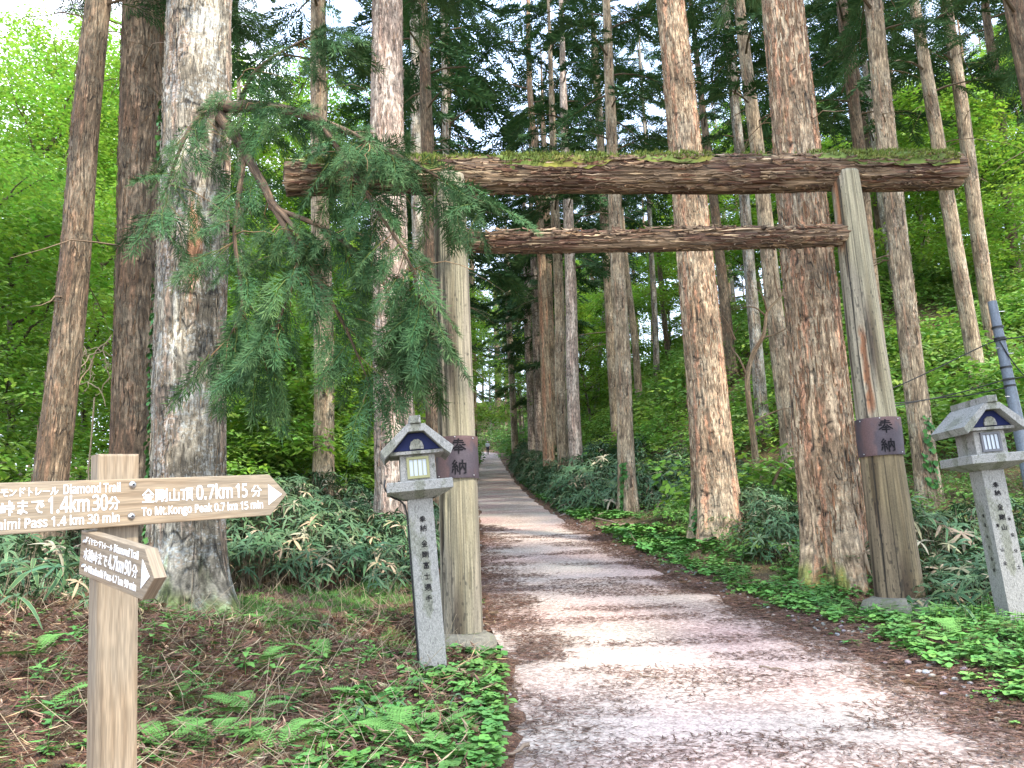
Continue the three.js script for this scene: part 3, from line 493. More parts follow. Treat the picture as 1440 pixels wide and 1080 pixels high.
{
  const pL = at(611, 960, 6.4); pL.y = Math.min(pL.y, land(pL.x, pL.z)); const pR = at(1432, 892, 7.44); pR.y = Math.min(pR.y, land(pR.x, pR.z));
  const col = (chars, y0, size, gaps) => { let y = y0; return [...chars].map((c, k) => { y -= size * (gaps[k] ?? 1.3); return [c, y, size]; }); };
  const gl = lantern(pL, 'granite lantern with yellow framed window and a black cable down one side', 0.17, 0.072, 1, new THREE.Color().setRGB(0.24, 0.23, 0.1),
    [[0, 0.005, col('奉納金剛富士選手', 1.3, 0.055, { 0: 1, 2: 2.2, 3: 1.55, 4: 1.55, 5: 1.55, 6: 1.55, 7: 1.55 })]]);
  const r = rng(2), cg = new Geo(); cg.tube([V(-0.19, 1.46, 0.02), V(-0.15, 1.52, 0.05), V(-0.16, 1.6, 0.06)].map((p) => p), () => 0.007, 8, [1, 1, 1]);
  cg.tube([V(-0.268, 1.62, 0.05), V(-0.278, 1.575, 0.06), V(-0.27, 1.53, 0.06), V(-0.22, 1.47, 0.05), V(-0.16, 1.44, 0.04), V(-0.125, 1.4, 0.03), V(-0.112, 1.3, 0.02), V(-0.112, 0.6, 0.02), V(-0.114, 0.05, 0.02)], () => 0.007, 8, [1, 1, 1]);
  part('cable', cg.build(false), M.cable, gl);
  lantern(pR, 'granite lantern with dark framed window, three columns of characters on its pillar', 0.0, 0.045, 1.05, new THREE.Color().setRGB(0.1, 0.1, 0.11),
    [[0, 0.0, col('奉納金剛山', 1.33, 0.055, { 0: 1, 2: 2.3, 3: 1.6, 4: 1.6 })], [0, -0.055, [['東', 0.93, 0.035], ['山', 0.72, 0.035], ['会', 0.6, 0.035]]], [0, 0.06, [['東', 0.98, 0.03], ['会', 0.84, 0.035], ['分', 0.7, 0.035], ['士', 0.56, 0.035]]], [1, 0.0, [['東', 1.02, 0.035], ['金', 0.94, 0.035], ['山', 0.84, 0.03], ['士', 0.74, 0.035], ['会', 0.64, 0.035], ['水', 0.54, 0.035]]]]);
}

// ------------------------------------------------------------------ signpost
{
  const yaw = 47 * Math.PI / 180, o = at(187, 706, 2.5), u = V(Math.cos(yaw), 0, -Math.sin(yaw)), n = V(Math.sin(yaw), 0, Math.cos(yaw));
  const pw = 0.126, pd = 0.075, top = o.y + 0.158, pc = o.clone().addScaledVector(u, -0.036).addScaledVector(n, -pd / 2 - 0.018), gy = land(pc.x, pc.z) - 0.1;
  const g = thing('trail_signpost', 'square wooden trail signpost with two white lettered arrow boards', 'signpost', null, V(pc.x, gy, pc.z).addScaledVector(u, 0.055 * (o.y - gy)), yaw); g.rotation.order = 'YXZ'; g.rotation.z = 0.055;
  const H = top - gy; part('post', box(pw, H, pd, 0.008, false, 2.2), M.sign, g, V(0, H / 2, 0));
  // long board, arrow to the summit; local frame: +x along the board, +z towards the reader
  const bd = new THREE.Group(); bd.name = 'arrow_board'; bd.position.set(0.036, o.y - gy, pd / 2 + 0.0185); bd.rotation.z = 0.009; g.add(bd);
  const bh = 0.149 / 2; part('board', prism([[-0.98, 0], [-0.9, -bh], [0.475, -bh], [0.545, 0], [0.475, bh], [-0.9, bh]], 0.034, 0.003, 2.2, true), M.sign, bd, V(0, 0, 0));
  bd.children[0].geometry.attributes.uv.needsUpdate = true;
  const z = 0.0175; const put = (name, list) => list.forEach((q) => part(name, letters([].concat(q)), M.white, bd, V(0, 0, z)));
  put('lettering', [...row('金剛山頂', 0.02, -0.006, 0.046, 0.0042, 0.9, 1.02), latin('0.7km', 0.2, -0.003, 0.047, 0.13), latin('15', 0.342, -0.003, 0.047, 0.044), ...row('分', 0.4, -0.006, 0.045, 0.0042, 0.92)]);
  put('lettering', [latin('To Mt.Kongo Peak 0.7 km 15 min', 0.02, -0.046, 0.0265, 0.425)]);
  put('lettering', [...row('ダイヤモンドトレール', -0.437, 0.032, 0.027, 0.0026, 0.78, 1.02), latin('Diamond Trail', -0.208, 0.035, 0.0275, 0.163)]);
  put('lettering', [...row('伏見峠まで', -0.452, -0.022, 0.046, 0.0042, 0.83, 1.02), latin('1.4km', -0.25, -0.02, 0.047, 0.114), latin('30', -0.128, -0.02, 0.047, 0.045), ...row('分', -0.083, -0.023, 0.045, 0.0042, 0.8)]);
  put('lettering', [latin('To Fushimi Pass 1.4 km 30 min', -0.47, -0.059, 0.0275, 0.422)]);
  const tri = new THREE.Shape([[0.468, -0.036], [0.522, 0], [0.468, 0.038]].map((a) => new THREE.Vector2(...a))); part('arrow_mark', new THREE.ExtrudeGeometry(tri, { depth: RELIEF, bevelEnabled: false }), M.white, bd, V(0, 0, z));
  for (const [x, y] of [[-0.008, 0.055], [-0.012, -0.045]]) { const b = part('bolt', new THREE.LatheGeometry([[0, 0.009], [0.005, 0.0085], [0.009, 0.006], [0.0115, 0.002], [0.012, 0]].reverse().map((a) => new THREE.Vector2(...a)), 20), M.steel, bd, V(x, y, z), [Math.PI / 2, 0, 0]); part('bolt_socket', new THREE.CylinderGeometry(0.0042, 0.0042, 0.003, 6), M.cable, b, V(0, 0.0085, 0)); }
  // short board on the post's other face, running towards the reader
  const b2 = new THREE.Group(); b2.name = 'arrow_board'; b2.position.set(-pw / 2 - 0.0185, o.y - gy - 0.148, 0.012); b2.scale.set(0.95, 0.92, 1); b2.rotation.order = 'YXZ'; b2.rotation.set(0, -Math.PI / 2, -0.13); g.add(b2);
  part('board', prism([[-0.02, -0.074], [0.5, -0.074], [0.575, 0], [0.5, 0.074], [-0.02, 0.074]], 0.034, 0.003, 2.2, true), M.sign, b2);
  const put2 = (list) => list.forEach((q) => part('lettering', letters([].concat(q)), M.white, b2, V(0, 0, z)));
  put2([...row('ダイヤモンドトレール', 0.03, 0.036, 0.022, 0.0024, 1, 1.06), latin('Diamond Trail', 0.275, 0.038, 0.0225, 0.185)]);
  put2([...row('水越峠まで', 0.02, -0.02, 0.042, 0.004, 0.95, 1.04), latin('4.7km', 0.235, -0.017, 0.042, 0.12), latin('90', 0.365, -0.017, 0.042, 0.046), ...row('分', 0.418, -0.02, 0.042, 0.004)]);
  put2([latin('To Mizukoshi Pass 4.7 km 90 min', 0.03, -0.055, 0.0225, 0.425)]);
  const tri2 = new THREE.Shape([[0.49, -0.042], [0.545, 0], [0.49, 0.042]].map((a) => new THREE.Vector2(...a))); part('arrow_mark', new THREE.ExtrudeGeometry(tri2, { depth: RELIEF, bevelEnabled: false }), M.white, b2, V(0, 0, z));
  for (const y of [0.045, -0.045]) part('bolt', new THREE.SphereGeometry(0.009, 12, 8), M.steel, b2, V(0.03, y * 0.9, z));
}

// ------------------------------------------------------------------ foliage pieces
function cedarSpray(seed, fine) {       // one drooping branchlet, length about 1 along +x, flat-ish in xz
  const g = new Geo(), r = rng(seed), N = fine ? 15 : 11, stem = (t) => V(t, 0.06 * t - 0.22 * t * t, 0.05 * Math.sin(t * 5 + seed));
  g.tube([0, 0.3, 0.6, 0.9].map(stem), (t) => 0.012 * (1 - t * 0.7), 3, [1.6, 1.1, 0.6]);
  for (let k = 0; k < N; k++) for (const sd of [1, -1]) {
    const t = 0.1 + 0.9 * (k + 0.5 * (sd > 0 ? 0 : 1) * 0.8) / N, o = stem(Math.min(t, 1)), L = (0.36 - 0.2 * t) * (0.7 + 0.5 * r());
    const a = (0.95 - 0.45 * t + 0.25 * (r() - 0.5)) * sd, lift = (r() - 0.5) * 0.5, d = V(Math.cos(a), 0.18 * lift - 0.12, Math.sin(a)).normalize();
    const end = o.clone().addScaledVector(d, L), n = fine ? 7 : 3;
    for (let j = 0; j < n; j++) {
      const s = (j + 0.3) / n, p = o.clone().lerp(end, s * 0.9).add(V(0, -0.05 * s * s, 0)), b = a + (j % 2 ? 0.55 : -0.55) * (1 - 0.4 * s) + (r() - 0.5) * 0.4, l = (fine ? 0.17 : 0.2) * (0.7 + 0.6 * r());
      const q = p.clone().add(V(Math.cos(b) * l, (r() - (fine ? 0.75 : 0.55)) * l * (fine ? 1.3 : 0.9) + 0.03, Math.sin(b) * l)), c = 0.75 + 0.5 * r(), tip = 0.9 + 0.5 * s * t;
      g.blade(p, q, fine ? 0.019 : 0.045, V(-Math.sin(b), (r() - 0.5) * 1.4, Math.cos(b)).normalize(), [c * tip, c * (0.95 + 0.15 * tip), c * 0.95], 0.35, 0.004);
    }
    if (!fine) g.blade(o, end, 0.05, V(-Math.sin(a), (r() - 0.5), Math.cos(a)).normalize(), [0.85, 0.9, 0.85], 0.5, 0.01);
  }
  return g.build();
}
const SPRAY = [1, 2, 3].map((k) => cedarSpray(k * 13, false)), SPRAYF = [4, 5].map((k) => cedarSpray(k * 17, true));
function leafSpray(seed, n, size, round) {       // a flat tier of small broad leaves, radius about 0.5
  const g = new Geo(), r = rng(seed);
  for (let k = 0; k < n; k++) {
    const a = r() * 6.283, q = Math.sqrt(r()) * 0.5, o = V(Math.cos(a) * q, (r() - 0.5) * 0.12 - 0.12 * q, Math.sin(a) * q), b = a + (r() - 0.5) * 2.4, l = size * (0.7 + 0.6 * r()), c = 0.75 + 0.5 * r(), y = 0.9 + 0.35 * r();
    g.blade(o, o.clone().add(V(Math.cos(b) * l, -(0.1 + 0.45 * r()) * l, Math.sin(b) * l)), l * round, V(-Math.sin(b), (r() - 0.5) * 0.7, Math.cos(b)).normalize(), [c * y, c, c * 0.9], 0.4, -l * 0.06);
  }
  return g.build();
}
const LEAF = [leafSpray(5, 26, 0.14, 0.62), leafSpray(6, 22, 0.13, 0.7), leafSpray(7, 30, 0.12, 0.6)];

// ------------------------------------------------------------------ cedar trees
function trunkGeo(axis, rad, H, o) {            // axis(h) point, rad(h) radius; flare and ridges at the foot
  const g = new Geo(), n = o.n ?? 24, rows = o.rows ?? 40, pts = [], hs = [];
  for (let k = 0; k <= rows; k++) { const t = k / rows, h = -0.35 + (H + 0.35) * Math.pow(t, o.pow ?? 1.5); hs.push(h); pts.push(axis(h)); }
  const s = o.seed;
  g.tube(pts, (t, k) => rad(hs[k]), n, (a, len, k) => {
    const h = hs[k], m = o.moss ? ss(0.05, 0.45, o.moss[0] * Math.exp(-Math.max(0, h) / o.moss[1]) + (o.mossSide ? o.moss[2] * Math.max(0, Math.cos(a - o.mossSide)) : 0) - 0.75 + 0.9 * fbm(Math.cos(a) * 3 + s, Math.sin(a) * 3, h * 1.6, 4)) : 0;
    const w = 1 + 0.16 * vn(Math.cos(a) * 1.5 + s, Math.sin(a) * 1.5, h * 0.5); let c = [lerp(w, 0.62, m), lerp(w, 0.82, m), lerp(w, 0.34, m)];
    for (const [a0, h0, wa, wh, col] of o.patches ?? []) { const da = Math.atan2(Math.sin(a - a0), Math.cos(a - a0)) / wa, dh = (h - h0) / wh, k2 = ss(0.15, 0.4, 1 - Math.hypot(da, dh) + 0.55 * vn(a * 14, h * 5, s)); c = c.map((x, q) => lerp(x, col[q], k2)); }
    return c;
  }, 0.4, (a, len, k) => {
    const h = hs[k], f = (o.flare ?? 0.5) * Math.exp(-Math.max(0, h) / (o.fh ?? 0.45));
    const lobes = 0.55 + 0.45 * Math.cos(a * 5 + s + 0.8 * Math.sin(a * 2 + s)) + 0.3 * vn(a * 2, s);
    const x = Math.cos(a), y = Math.sin(a), rd = (o.ridge ?? 1);
    return 1 + f * lobes + 0.035 * vn(x * 1.6 + s, y * 1.6, h * 0.35) + rd * (0.04 * (Math.abs(vn(x * 5 + s, y * 5, h * 0.5)) - 0.3) - 0.05 * (1 - ss(0, 0.22, Math.abs(vn(x * 8 + s, y * 8, h * 0.45)))) * ss(-0.2, 0.3, vn(x * 3, y * 3, h * 0.8 + s)) + 0.028 * vn(x * 14, y * 14, h * 1.1 + s) + 0.016 * vn(x * 26, y * 26, h * 2.6 + s));
  });
  return g.build();
}
function cedarLimbs(o) {
  const r = rng(o.seed * 7 + 1), limbs = new Geo(), list = [[], []], fine = o.fine ? 1 : 0, vs = [0, 1, 2];
  const per = [[], [], []];
  for (let i = 0; i < o.limbs; i++) {
    const t = (i + r() * 0.9) / o.limbs, h = lerp(o.h0, o.H - 0.4, Math.pow(t, 0.92)), az = i * 2.4 + r() * 0.9, L = o.R * (0.35 + 0.65 * Math.pow(1 - t, 0.75)) * (0.65 + 0.5 * r()) * ss(-0.15, 0.12, t);
    const a = o.axis(h), out = V(Math.cos(az), 0, Math.sin(az)), sag = 0.3 + 0.35 * r(), pt = (q) => a.clone().addScaledVector(out, L * q).add(V(0, L * (0.28 * q - sag * q * q + 0.12 * q * q * q), 0));
    limbs.tube([0, 0.25, 0.5, 0.75, 1].map(pt), (q) => Math.max(0.006, 0.035 * (1 - q * 0.85) * (0.5 + L / 3)), 4, [0.8, 0.8, 0.8], 0.3);
    const m = Math.max(3, Math.round(o.per * (0.5 + L / o.R)));
    for (let k = 0; k < m; k++) {
      const q = 0.22 + 0.78 * Math.pow((k + r()) / m, 0.8), p = pt(q), tg = pt(Math.min(1, q + 0.05)).sub(pt(q - 0.05)).normalize(), sd = V(-out.z, 0, out.x).multiplyScalar((k % 2 ? 1 : -1) * (0.4 + 0.9 * r()));
      const dir = tg.add(sd).add(V(0, -0.35 * r() - 0.1, 0)); const s = o.size * (0.65 + 0.6 * r());
      per[Math.floor(r() * 3)].push([place(p, dir, (r() - 0.5) * 1.1, s), tint(r, 0.5, 0.25)]);
    }
  }
  for (let i = 0; i < (o.dead ?? 8); i++) {       // bare dead boughs under the crown
    const h = lerp(o.h0 * 0.45, o.h0 * 1.25, r()), az = r() * 6.283, L = 0.5 + 1.6 * r(), a = o.axis(h), out = V(Math.cos(az), -0.15 - 0.4 * r(), Math.sin(az)), b = a.clone().addScaledVector(out, L);
    limbs.tube(curve(a, b, 0.12 * L, 5, r, 0.06), (q) => 0.016 * (1 - 0.8 * q), 4, [1.2, 1.15, 1.1]);
    if (r() < 0.7) { const c = a.clone().lerp(b, 0.55).add(V(0, 0.08 * L, 0)); limbs.tube(curve(c, c.clone().add(V((r() - 0.5) * L, -0.3 * r() * L, (r() - 0.5) * L)), 0.05, 3, r, 0.04), (q) => 0.008 * (1 - 0.7 * q), 3, [1.2, 1.15, 1.1]); }
  }
  return { limbs: limbs.build(), per };
}
function dressCedar(g, o) {
  const { limbs, per } = cedarLimbs(o);
  const b = part('boughs', limbs, M.limb, g); b.userData.kind = 'stuff';
  per.forEach((l, k) => { if (l.length) instanced('crown', (o.fine ? SPRAYF[k % 2] : SPRAY[k]), M.cedar, l, g); });
}
// a cedar seen in the photograph: (x1, y1) low and (x2, y2) high on its axis, widths in photograph pixels there, at distance d
function seenCedar(label, x1, y1, w1, x2, y2, w2, d, bark, o = {}) {
  const A = at(x1, y1, d), B = at(x2, y2, d), r1 = w1 / 2 * mpp(x1, y1, d), r2 = w2 / 2 * mpp(x2, y2, d), lean = (B.x - A.x) / (B.y - A.y);
  let bx = A.x, by = land(bx, -d); for (let k = 0; k < 3; k++) { bx = A.x + (by - A.y) * lean; by = land(bx, -d); }
  const H = o.H ?? 24, bend = o.bend ?? 0.05, seed = o.seed ?? Math.round(x1), h1 = A.y - by, h2 = B.y - by;
  const axis = (h) => V(lean * h + bend * vn(h * 0.25, seed) * ss(0, 3, h), h, bend * vn(h * 0.25, seed + 9) * ss(0, 3, h));
  const rad = (h) => { const r = h < h2 ? lerp(r1, r2, (h - h1) / (h2 - h1)) : lerp(r2, 0.03, (h - h2) / (H - h2)); return Math.max(0.025, Math.min(r, r1 * 1.35)); };
  const g = thing('cedar_tree', label, 'cedar tree', o.group, V(bx, by, -d));
  part('trunk', trunkGeo(axis, rad, H, { seed, ...o }), MB[bark], g);
  dressCedar(g, { axis, H, h0: o.h0 ?? 8, R: o.R ?? 2.4, limbs: o.limbs ?? 28, per: o.per ?? (d < 16 ? 8 : 6), size: o.size ?? (d < 16 ? 0.75 : 0.95), fine: d < 16, seed, dead: o.dead ?? 8 });
  g.userData.axis = axis; g.userData.rad = rad; return g;
}
const FAR = 'cedars along the path and up the slope';
const big = { n: 120, rows: 190, pow: 1.7 }, med = { n: 64, rows: 90, pow: 1.6 }, sm = { n: 28, rows: 46 };
// trunk angle 0 faces +x; the camera side is near angle -z... angle a lies at (cos a, 0, -sin a) for an upright axis
const c1 = seenCedar('slim dark cedar trunk leaning over the sasa behind the signpost', 75, 660, 44, 143, 0, 32, 10.5, 'dark', { ...med, h0: 8.5, seed: 3, dead: 5 });
const c2 = seenCedar('dark brown cedar with a mossy edge, beside the lichen grey giant', 186, 640, 60, 196, 0, 46, 10.9, 'dark', { ...big, h0: 9, seed: 5, dead: 5 });
const c2b = seenCedar('brown cedar trunk showing between two closely set larger cedars', 226, 620, 36, 232, 0, 34, 12.4, 'dark', { ...med, h0: 9, seed: 6, dead: 4 });
const c3 = seenCedar('giant lichen grey cedar with ivy up one side, behind the arrow board', 266, 700, 98, 288, 0, 84, 9.24, 'grey', { ...big, h0: 9.5, seed: 8, R: 3, flare: 1.0, fh: 0.45, moss: [1.5, 0.55, 0], patches: [[-1.15, 4.3, 0.35, 0.7, [1.35, 0.78, 0.55]], [-1.6, 3.6, 0.1, 1.4, [1.5, 1.6, 1.7]]], dead: 6 });
const c4 = seenCedar('slender grey cedar rising from the sasa between two thicker trunks', 455, 660, 30, 448, 0, 21, 17, 'mid', { ...med, h0: 11, seed: 9 });
const c5 = seenCedar('stout sunlit pinkish cedar behind the stone lantern with the cable', 556, 680, 58, 542, 0, 41, 14, 'pink', { ...big, h0: 11, seed: 10, flare: 0.5, fh: 0.6 });
const c6 = seenCedar('pale slim trunk close behind the stout pinkish cedar', 592, 520, 17, 582, 0, 15, 24, 'grey', { ...sm, h0: 12, seed: 11 });
const r1 = seenCedar('straight reddish cedar with peeling strips, standing beside the path bend', 1006, 700, 60, 943, 0, 38, 14.2, 'red', { ...big, h0: 11.5, seed: 12, flare: 0.6, fh: 0.7, moss: [0.9, 0.4, 0] });
const r3 = seenCedar('thick flaky cedar with a mossy flank beside the torii gate', 1168, 700, 84, 1100, 0, 52, 9.94, 'red', { ...big, h0: 9.5, seed: 14, R: 2.8, flare: 0.38, fh: 0.6, ridge: 1.7, moss: [0.7, 0.7, 0.42], mossSide: 3.3, dead: 6 });
const r4 = seenCedar('grey barked cedar rising between the torii post and the lantern roof', 1300, 640, 31, 1225, 0, 23, 15, 'mid', { ...med, h0: 10, seed: 15, flare: 0.3 });
const c883 = seenCedar('brown cedar with one split root foot on the path verge', 882, 660, 23, 868, 330, 19, 20.9, 'mid', { ...med, h0: 10, seed: 16, flare: 0.7, fh: 0.7 });
seenCedar('pale slim cedar beside a crooked bare sapling', 1070, 560, 18, 1026, 80, 12, 23, 'grey', { ...sm, h0: 9, seed: 17, group: FAR });
seenCedar('smooth brown cedar just behind the thick flaky cedar', 1098, 500, 25, 1040, 0, 15, 20, 'mid', { ...sm, h0: 9.5, seed: 18, group: FAR });
for (const [x1, y1, w1, x2, y2, w2, d, b, lab] of [
  [1240, 520, 18, 1186, 30, 15, 22, 'dark', 'dark cedar trunk directly behind the taller torii post'],
  [1376, 540, 22, 1312, 150, 17, 19, 'mid', 'slim cedar rising behind the dark framed stone lantern'],
  [1392, 440, 20, 1338, 60, 16, 20.5, 'mid', 'slim cedar partly behind the blue grey pole'],
  [1490, 330, 34, 1425, 0, 28, 13.5, 'dark', 'brown cedar trunk standing past the dark framed stone lantern'],
  [1440, 480, 15, 1400, 120, 13, 27, 'dark', 'thin dark cedar uphill of the blue grey pole'],
  [792, 620, 16, 781, 300, 13, 30, 'mid', 'grey cedar of the close pair on the sasa bank'],
  [809, 620, 19, 798, 280, 14, 29.2, 'pink', 'ivy footed cedar of the close pair on the sasa bank'],
  [777, 560, 11, 768, 300, 10, 38, 'red', 'slim reddish cedar behind the close pair'],
  [766, 570, 9, 762, 420, 8, 43, 'mid', 'thin cedar in the lit row above the path'],
  [757, 560, 12, 752, 420, 10, 44, 'pink', 'lit cedar with pale bark in the row above the path'],
  [746, 560, 11, 742, 430, 10, 48, 'pink', 'brightly lit cedar at the end of the row above the path'],
  [720, 540, 9, 714, 400, 8, 58, 'mid', 'ivy covered cedar close to the top of the path'],
  [666, 540, 9, 664, 380, 8, 66, 'dark', 'thin shaded cedar standing alone by the upper path edge'],
  [699, 540, 7, 696, 380, 6, 128, 'dark', 'distant dark cedar over the top of the path'],
  [860, 500, 13, 836, 60, 10, 33, 'mid', 'tall cedar with a kinked stem on the green slope'],
  [897, 540, 11, 884, 400, 9, 38, 'mid', 'slim cedar on the green slope behind the split rooted cedar'],
  [923, 520, 9, 917, 400, 8, 40, 'grey', 'pale slim cedar high on the green slope'],
  [938, 480, 8, 930, 400, 7, 46, 'dark', 'dark thin cedar on the crest of the green slope'],
  [842, 520, 6, 850, 420, 5, 52, 'grey', 'thin leaning cedar on the green slope'],
  [1020, 440, 15, 1000, 260, 12, 30, 'dark', 'dark cedar on the slope beside the straight reddish cedar'],
  [607, 480, 22, 600, 200, 18, 19, 'dark', 'shaded cedar hidden close behind the yellow streaked torii post'],
  [345, 560, 12, 342, 430, 11, 26, 'grey', 'pale thin trunk among the bright maples'],
  [1262, 470, 12, 1240, 330, 11, 30, 'dark', 'thin dark cedar far behind the taller torii post'],
  [1330, 470, 12, 1300, 330, 11, 34, 'mid', 'slim far cedar between two nearer slim trunks'],
]) seenCedar(lab, x1, y1, w1, x2, y2, w2, d, b, { ...(d < 32 ? sm : { n: 14, rows: 26 }), h0: d < 30 ? 8.5 : 9, limbs: 25, per: 5, size: 1.0, seed: Math.round(x1 * 3 + d), group: FAR, H: 22 + (x1 % 5) });

// the wood behind: a few built cedars, copied with their trunks and crowns
{
  const protos = [0, 1, 2, 3].map((k) => {
    const H = 19 + 2 * k, seed = 90 + k * 7, axis = (h) => V(0.15 * vn(h * 0.2, seed), h, 0.15 * vn(h * 0.2, seed + 5)), rad = (h) => lerp(0.2, 0.03, clamp(h / H, 0, 1));
    const g = new THREE.Group(); part('trunk', trunkGeo(axis, rad, H, { n: 12, rows: 20, seed, flare: 0.4 }), MB[['mid', 'dark', 'grey', 'red'][k]], g);
    dressCedar(g, { axis, H, h0: 4.5 + 1.2 * k, R: 2.7, limbs: 29, per: 6, size: 1.1, seed, dead: 8 }); return g;
  });
  const r = rng(404), spots = []; let guard = 0;
  while (spots.length < 104 && guard++ < 20000) {
    const d = 22 + 75 * Math.pow(r(), 1.25), x = (r() * 2 - 1) * (0.8 * d + 6), e = Math.abs(x - xc(d)) - 1.3;
    if (e < (d < 60 ? 4.5 : 2.2)) continue;
    if (x < 0 && x / d < -0.12 && d < 34) continue;                                   // the maples stand there
    if (x / d > 0.05 && x / d < 0.3 && d < 46) continue;                   // the open green slope
    if (x > 9 && d < 45 && r() < 0.6) continue;
    if (spots.some(([a, b]) => Math.hypot(a - x, b - d) < 2.4)) continue; spots.push([x, d]);
  }
  for (let k = 0; k < 46; k++) { const d = 62 + 75 * r(), x = at(560 + 330 * r(), 600, d).x; if (Math.abs(x - xc(d)) > 2.4 && !spots.some(([a, b]) => Math.hypot(a - x, b - d) < 1.8)) spots.push([x, d]); }
  for (let k = 0; k < 14; k++) { const d = 40 + 26 * r(); spots.push([at(380 + 260 * r(), 600, d).x, d]); }
  for (const [px, d] of [[636, 33], [654, 45], [738, 42], [750, 54], [662, 60], [628, 40], [630, 31], [768, 33], [778, 44], [616, 42], [700, 108], [690, 125], [712, 118], [668, 112], [660, 96], [722, 96], [735, 105], [650, 84], [705, 135], [680, 140]]) { const x = at(px, 600, d).x; if (Math.abs(x - xc(d)) > 1.9) spots.push([x, d]); }
  spots.forEach(([x, d], i) => {
    const o = protos[i % 4].clone(); o.name = numbered('cedar_tree'); scene.add(o); const s = d > 29 && d < 46 && Math.abs(x - xc(d)) < 4 ? 1.3 : 0.85 + 0.35 * r(); o.position.set(x, land(x, -d), -d); o.rotation.y = r() * 6.28; o.scale.set(s, s, s);
    tag(o, 'tall straight cedar of the dense wood beyond the numbered rows of trunks'.replace('numbered rows of trunks', 'trees lining the path'), 'cedar tree', 'cedars of the wood behind');
  });
  // cedars standing beside and behind the viewer, whose tops shade the path
  for (const [x, z, k, s] of [[10.5, -2, 1, 1.1], [15, -9, 2, 1.1], [8.5, 5.5, 0, 1.1], [-7, 1.5, 2, 1.1], [-10, -5, 0, 1.1]]) {
    const o = protos[k].clone(); o.name = numbered('cedar_tree'); scene.add(o); o.position.set(x, land(x, z), z); o.rotation.y = x * 3; o.scale.setScalar(s);
    tag(o, 'tall cedar outside the view whose crown shades the path', 'cedar tree', 'cedars around the viewpoint');
  }
}

// loose bark strips lifting from the nearer trunks
{
  const strip = (seed) => { const g = new Geo(), r = rng(seed), S = 6; const rows = []; for (let i = 0; i <= S; i++) { const t = i / S, w = (0.5 - 0.35 * Math.abs(t - 0.5) * 1.2) * (0.8 + 0.4 * r()), off = 0.12 * vn(t * 3, seed); rows.push([-1, 0, 1].map((q) => g.v(V(t - 0.5, 0.5 * (1 - Math.abs(q)) + 1.3 * Math.pow(Math.abs(t - 0.45), 2.2) * 2, q * w + off), [1, 1, 1], q * 0.04 + seed * 0.13, t * 0.12 + seed * 0.21))); } for (let i = 0; i < S; i++) for (const j of [0, 1]) g.quad(rows[i][j], rows[i][j + 1], rows[i + 1][j + 1], rows[i + 1][j]); return g.build(); };
  const ST = [strip(1), strip(2), strip(3)];
  const peel = (tree, mat, n, hmax, seed, k = 1) => { const r = rng(seed), per = [[], [], []], { axis, rad } = tree.userData; for (let i = 0; i < n; i++) { const h = 0.15 + hmax * r(), a = 3.0 + 3.4 * r(), R = rad(h) * 1.02, nrm = V(Math.cos(a), 0, -Math.sin(a)), p = axis(h).addScaledVector(nrm, R), L = k * (0.06 + 0.26 * r() * r()), w = k * (0.008 + 0.02 * r()), z = Y.clone().cross(nrm).negate(), m = new THREE.Matrix4().makeBasis(Y.clone().multiplyScalar(L), nrm.clone().multiplyScalar(0.008 + 0.014 * r()), z.multiplyScalar(w)); m.setPosition(p); const c = 0.7 + 0.6 * r(), rd = r() < 0.3 ? 1.15 : 1; per[i % 3].push([m, new THREE.Color(c * rd, c, c * (2 - rd))]); } per.forEach((l, q) => instanced('bark_strips', ST[q], MB[mat], l, tree)); };
  peel(r3, 'red', 1500, 8, 1, 1.15); peel(r1, 'red', 1100, 11, 2); peel(c3, 'grey', 1200, 8, 3, 0.9); peel(c2, 'dark', 700, 8.5, 4); peel(c1, 'dark', 500, 8.5, 5, 0.8); peel(c5, 'pink', 800, 11, 6); peel(r4, 'mid', 400, 11, 7); peel(c883, 'mid', 300, 10, 8);
}

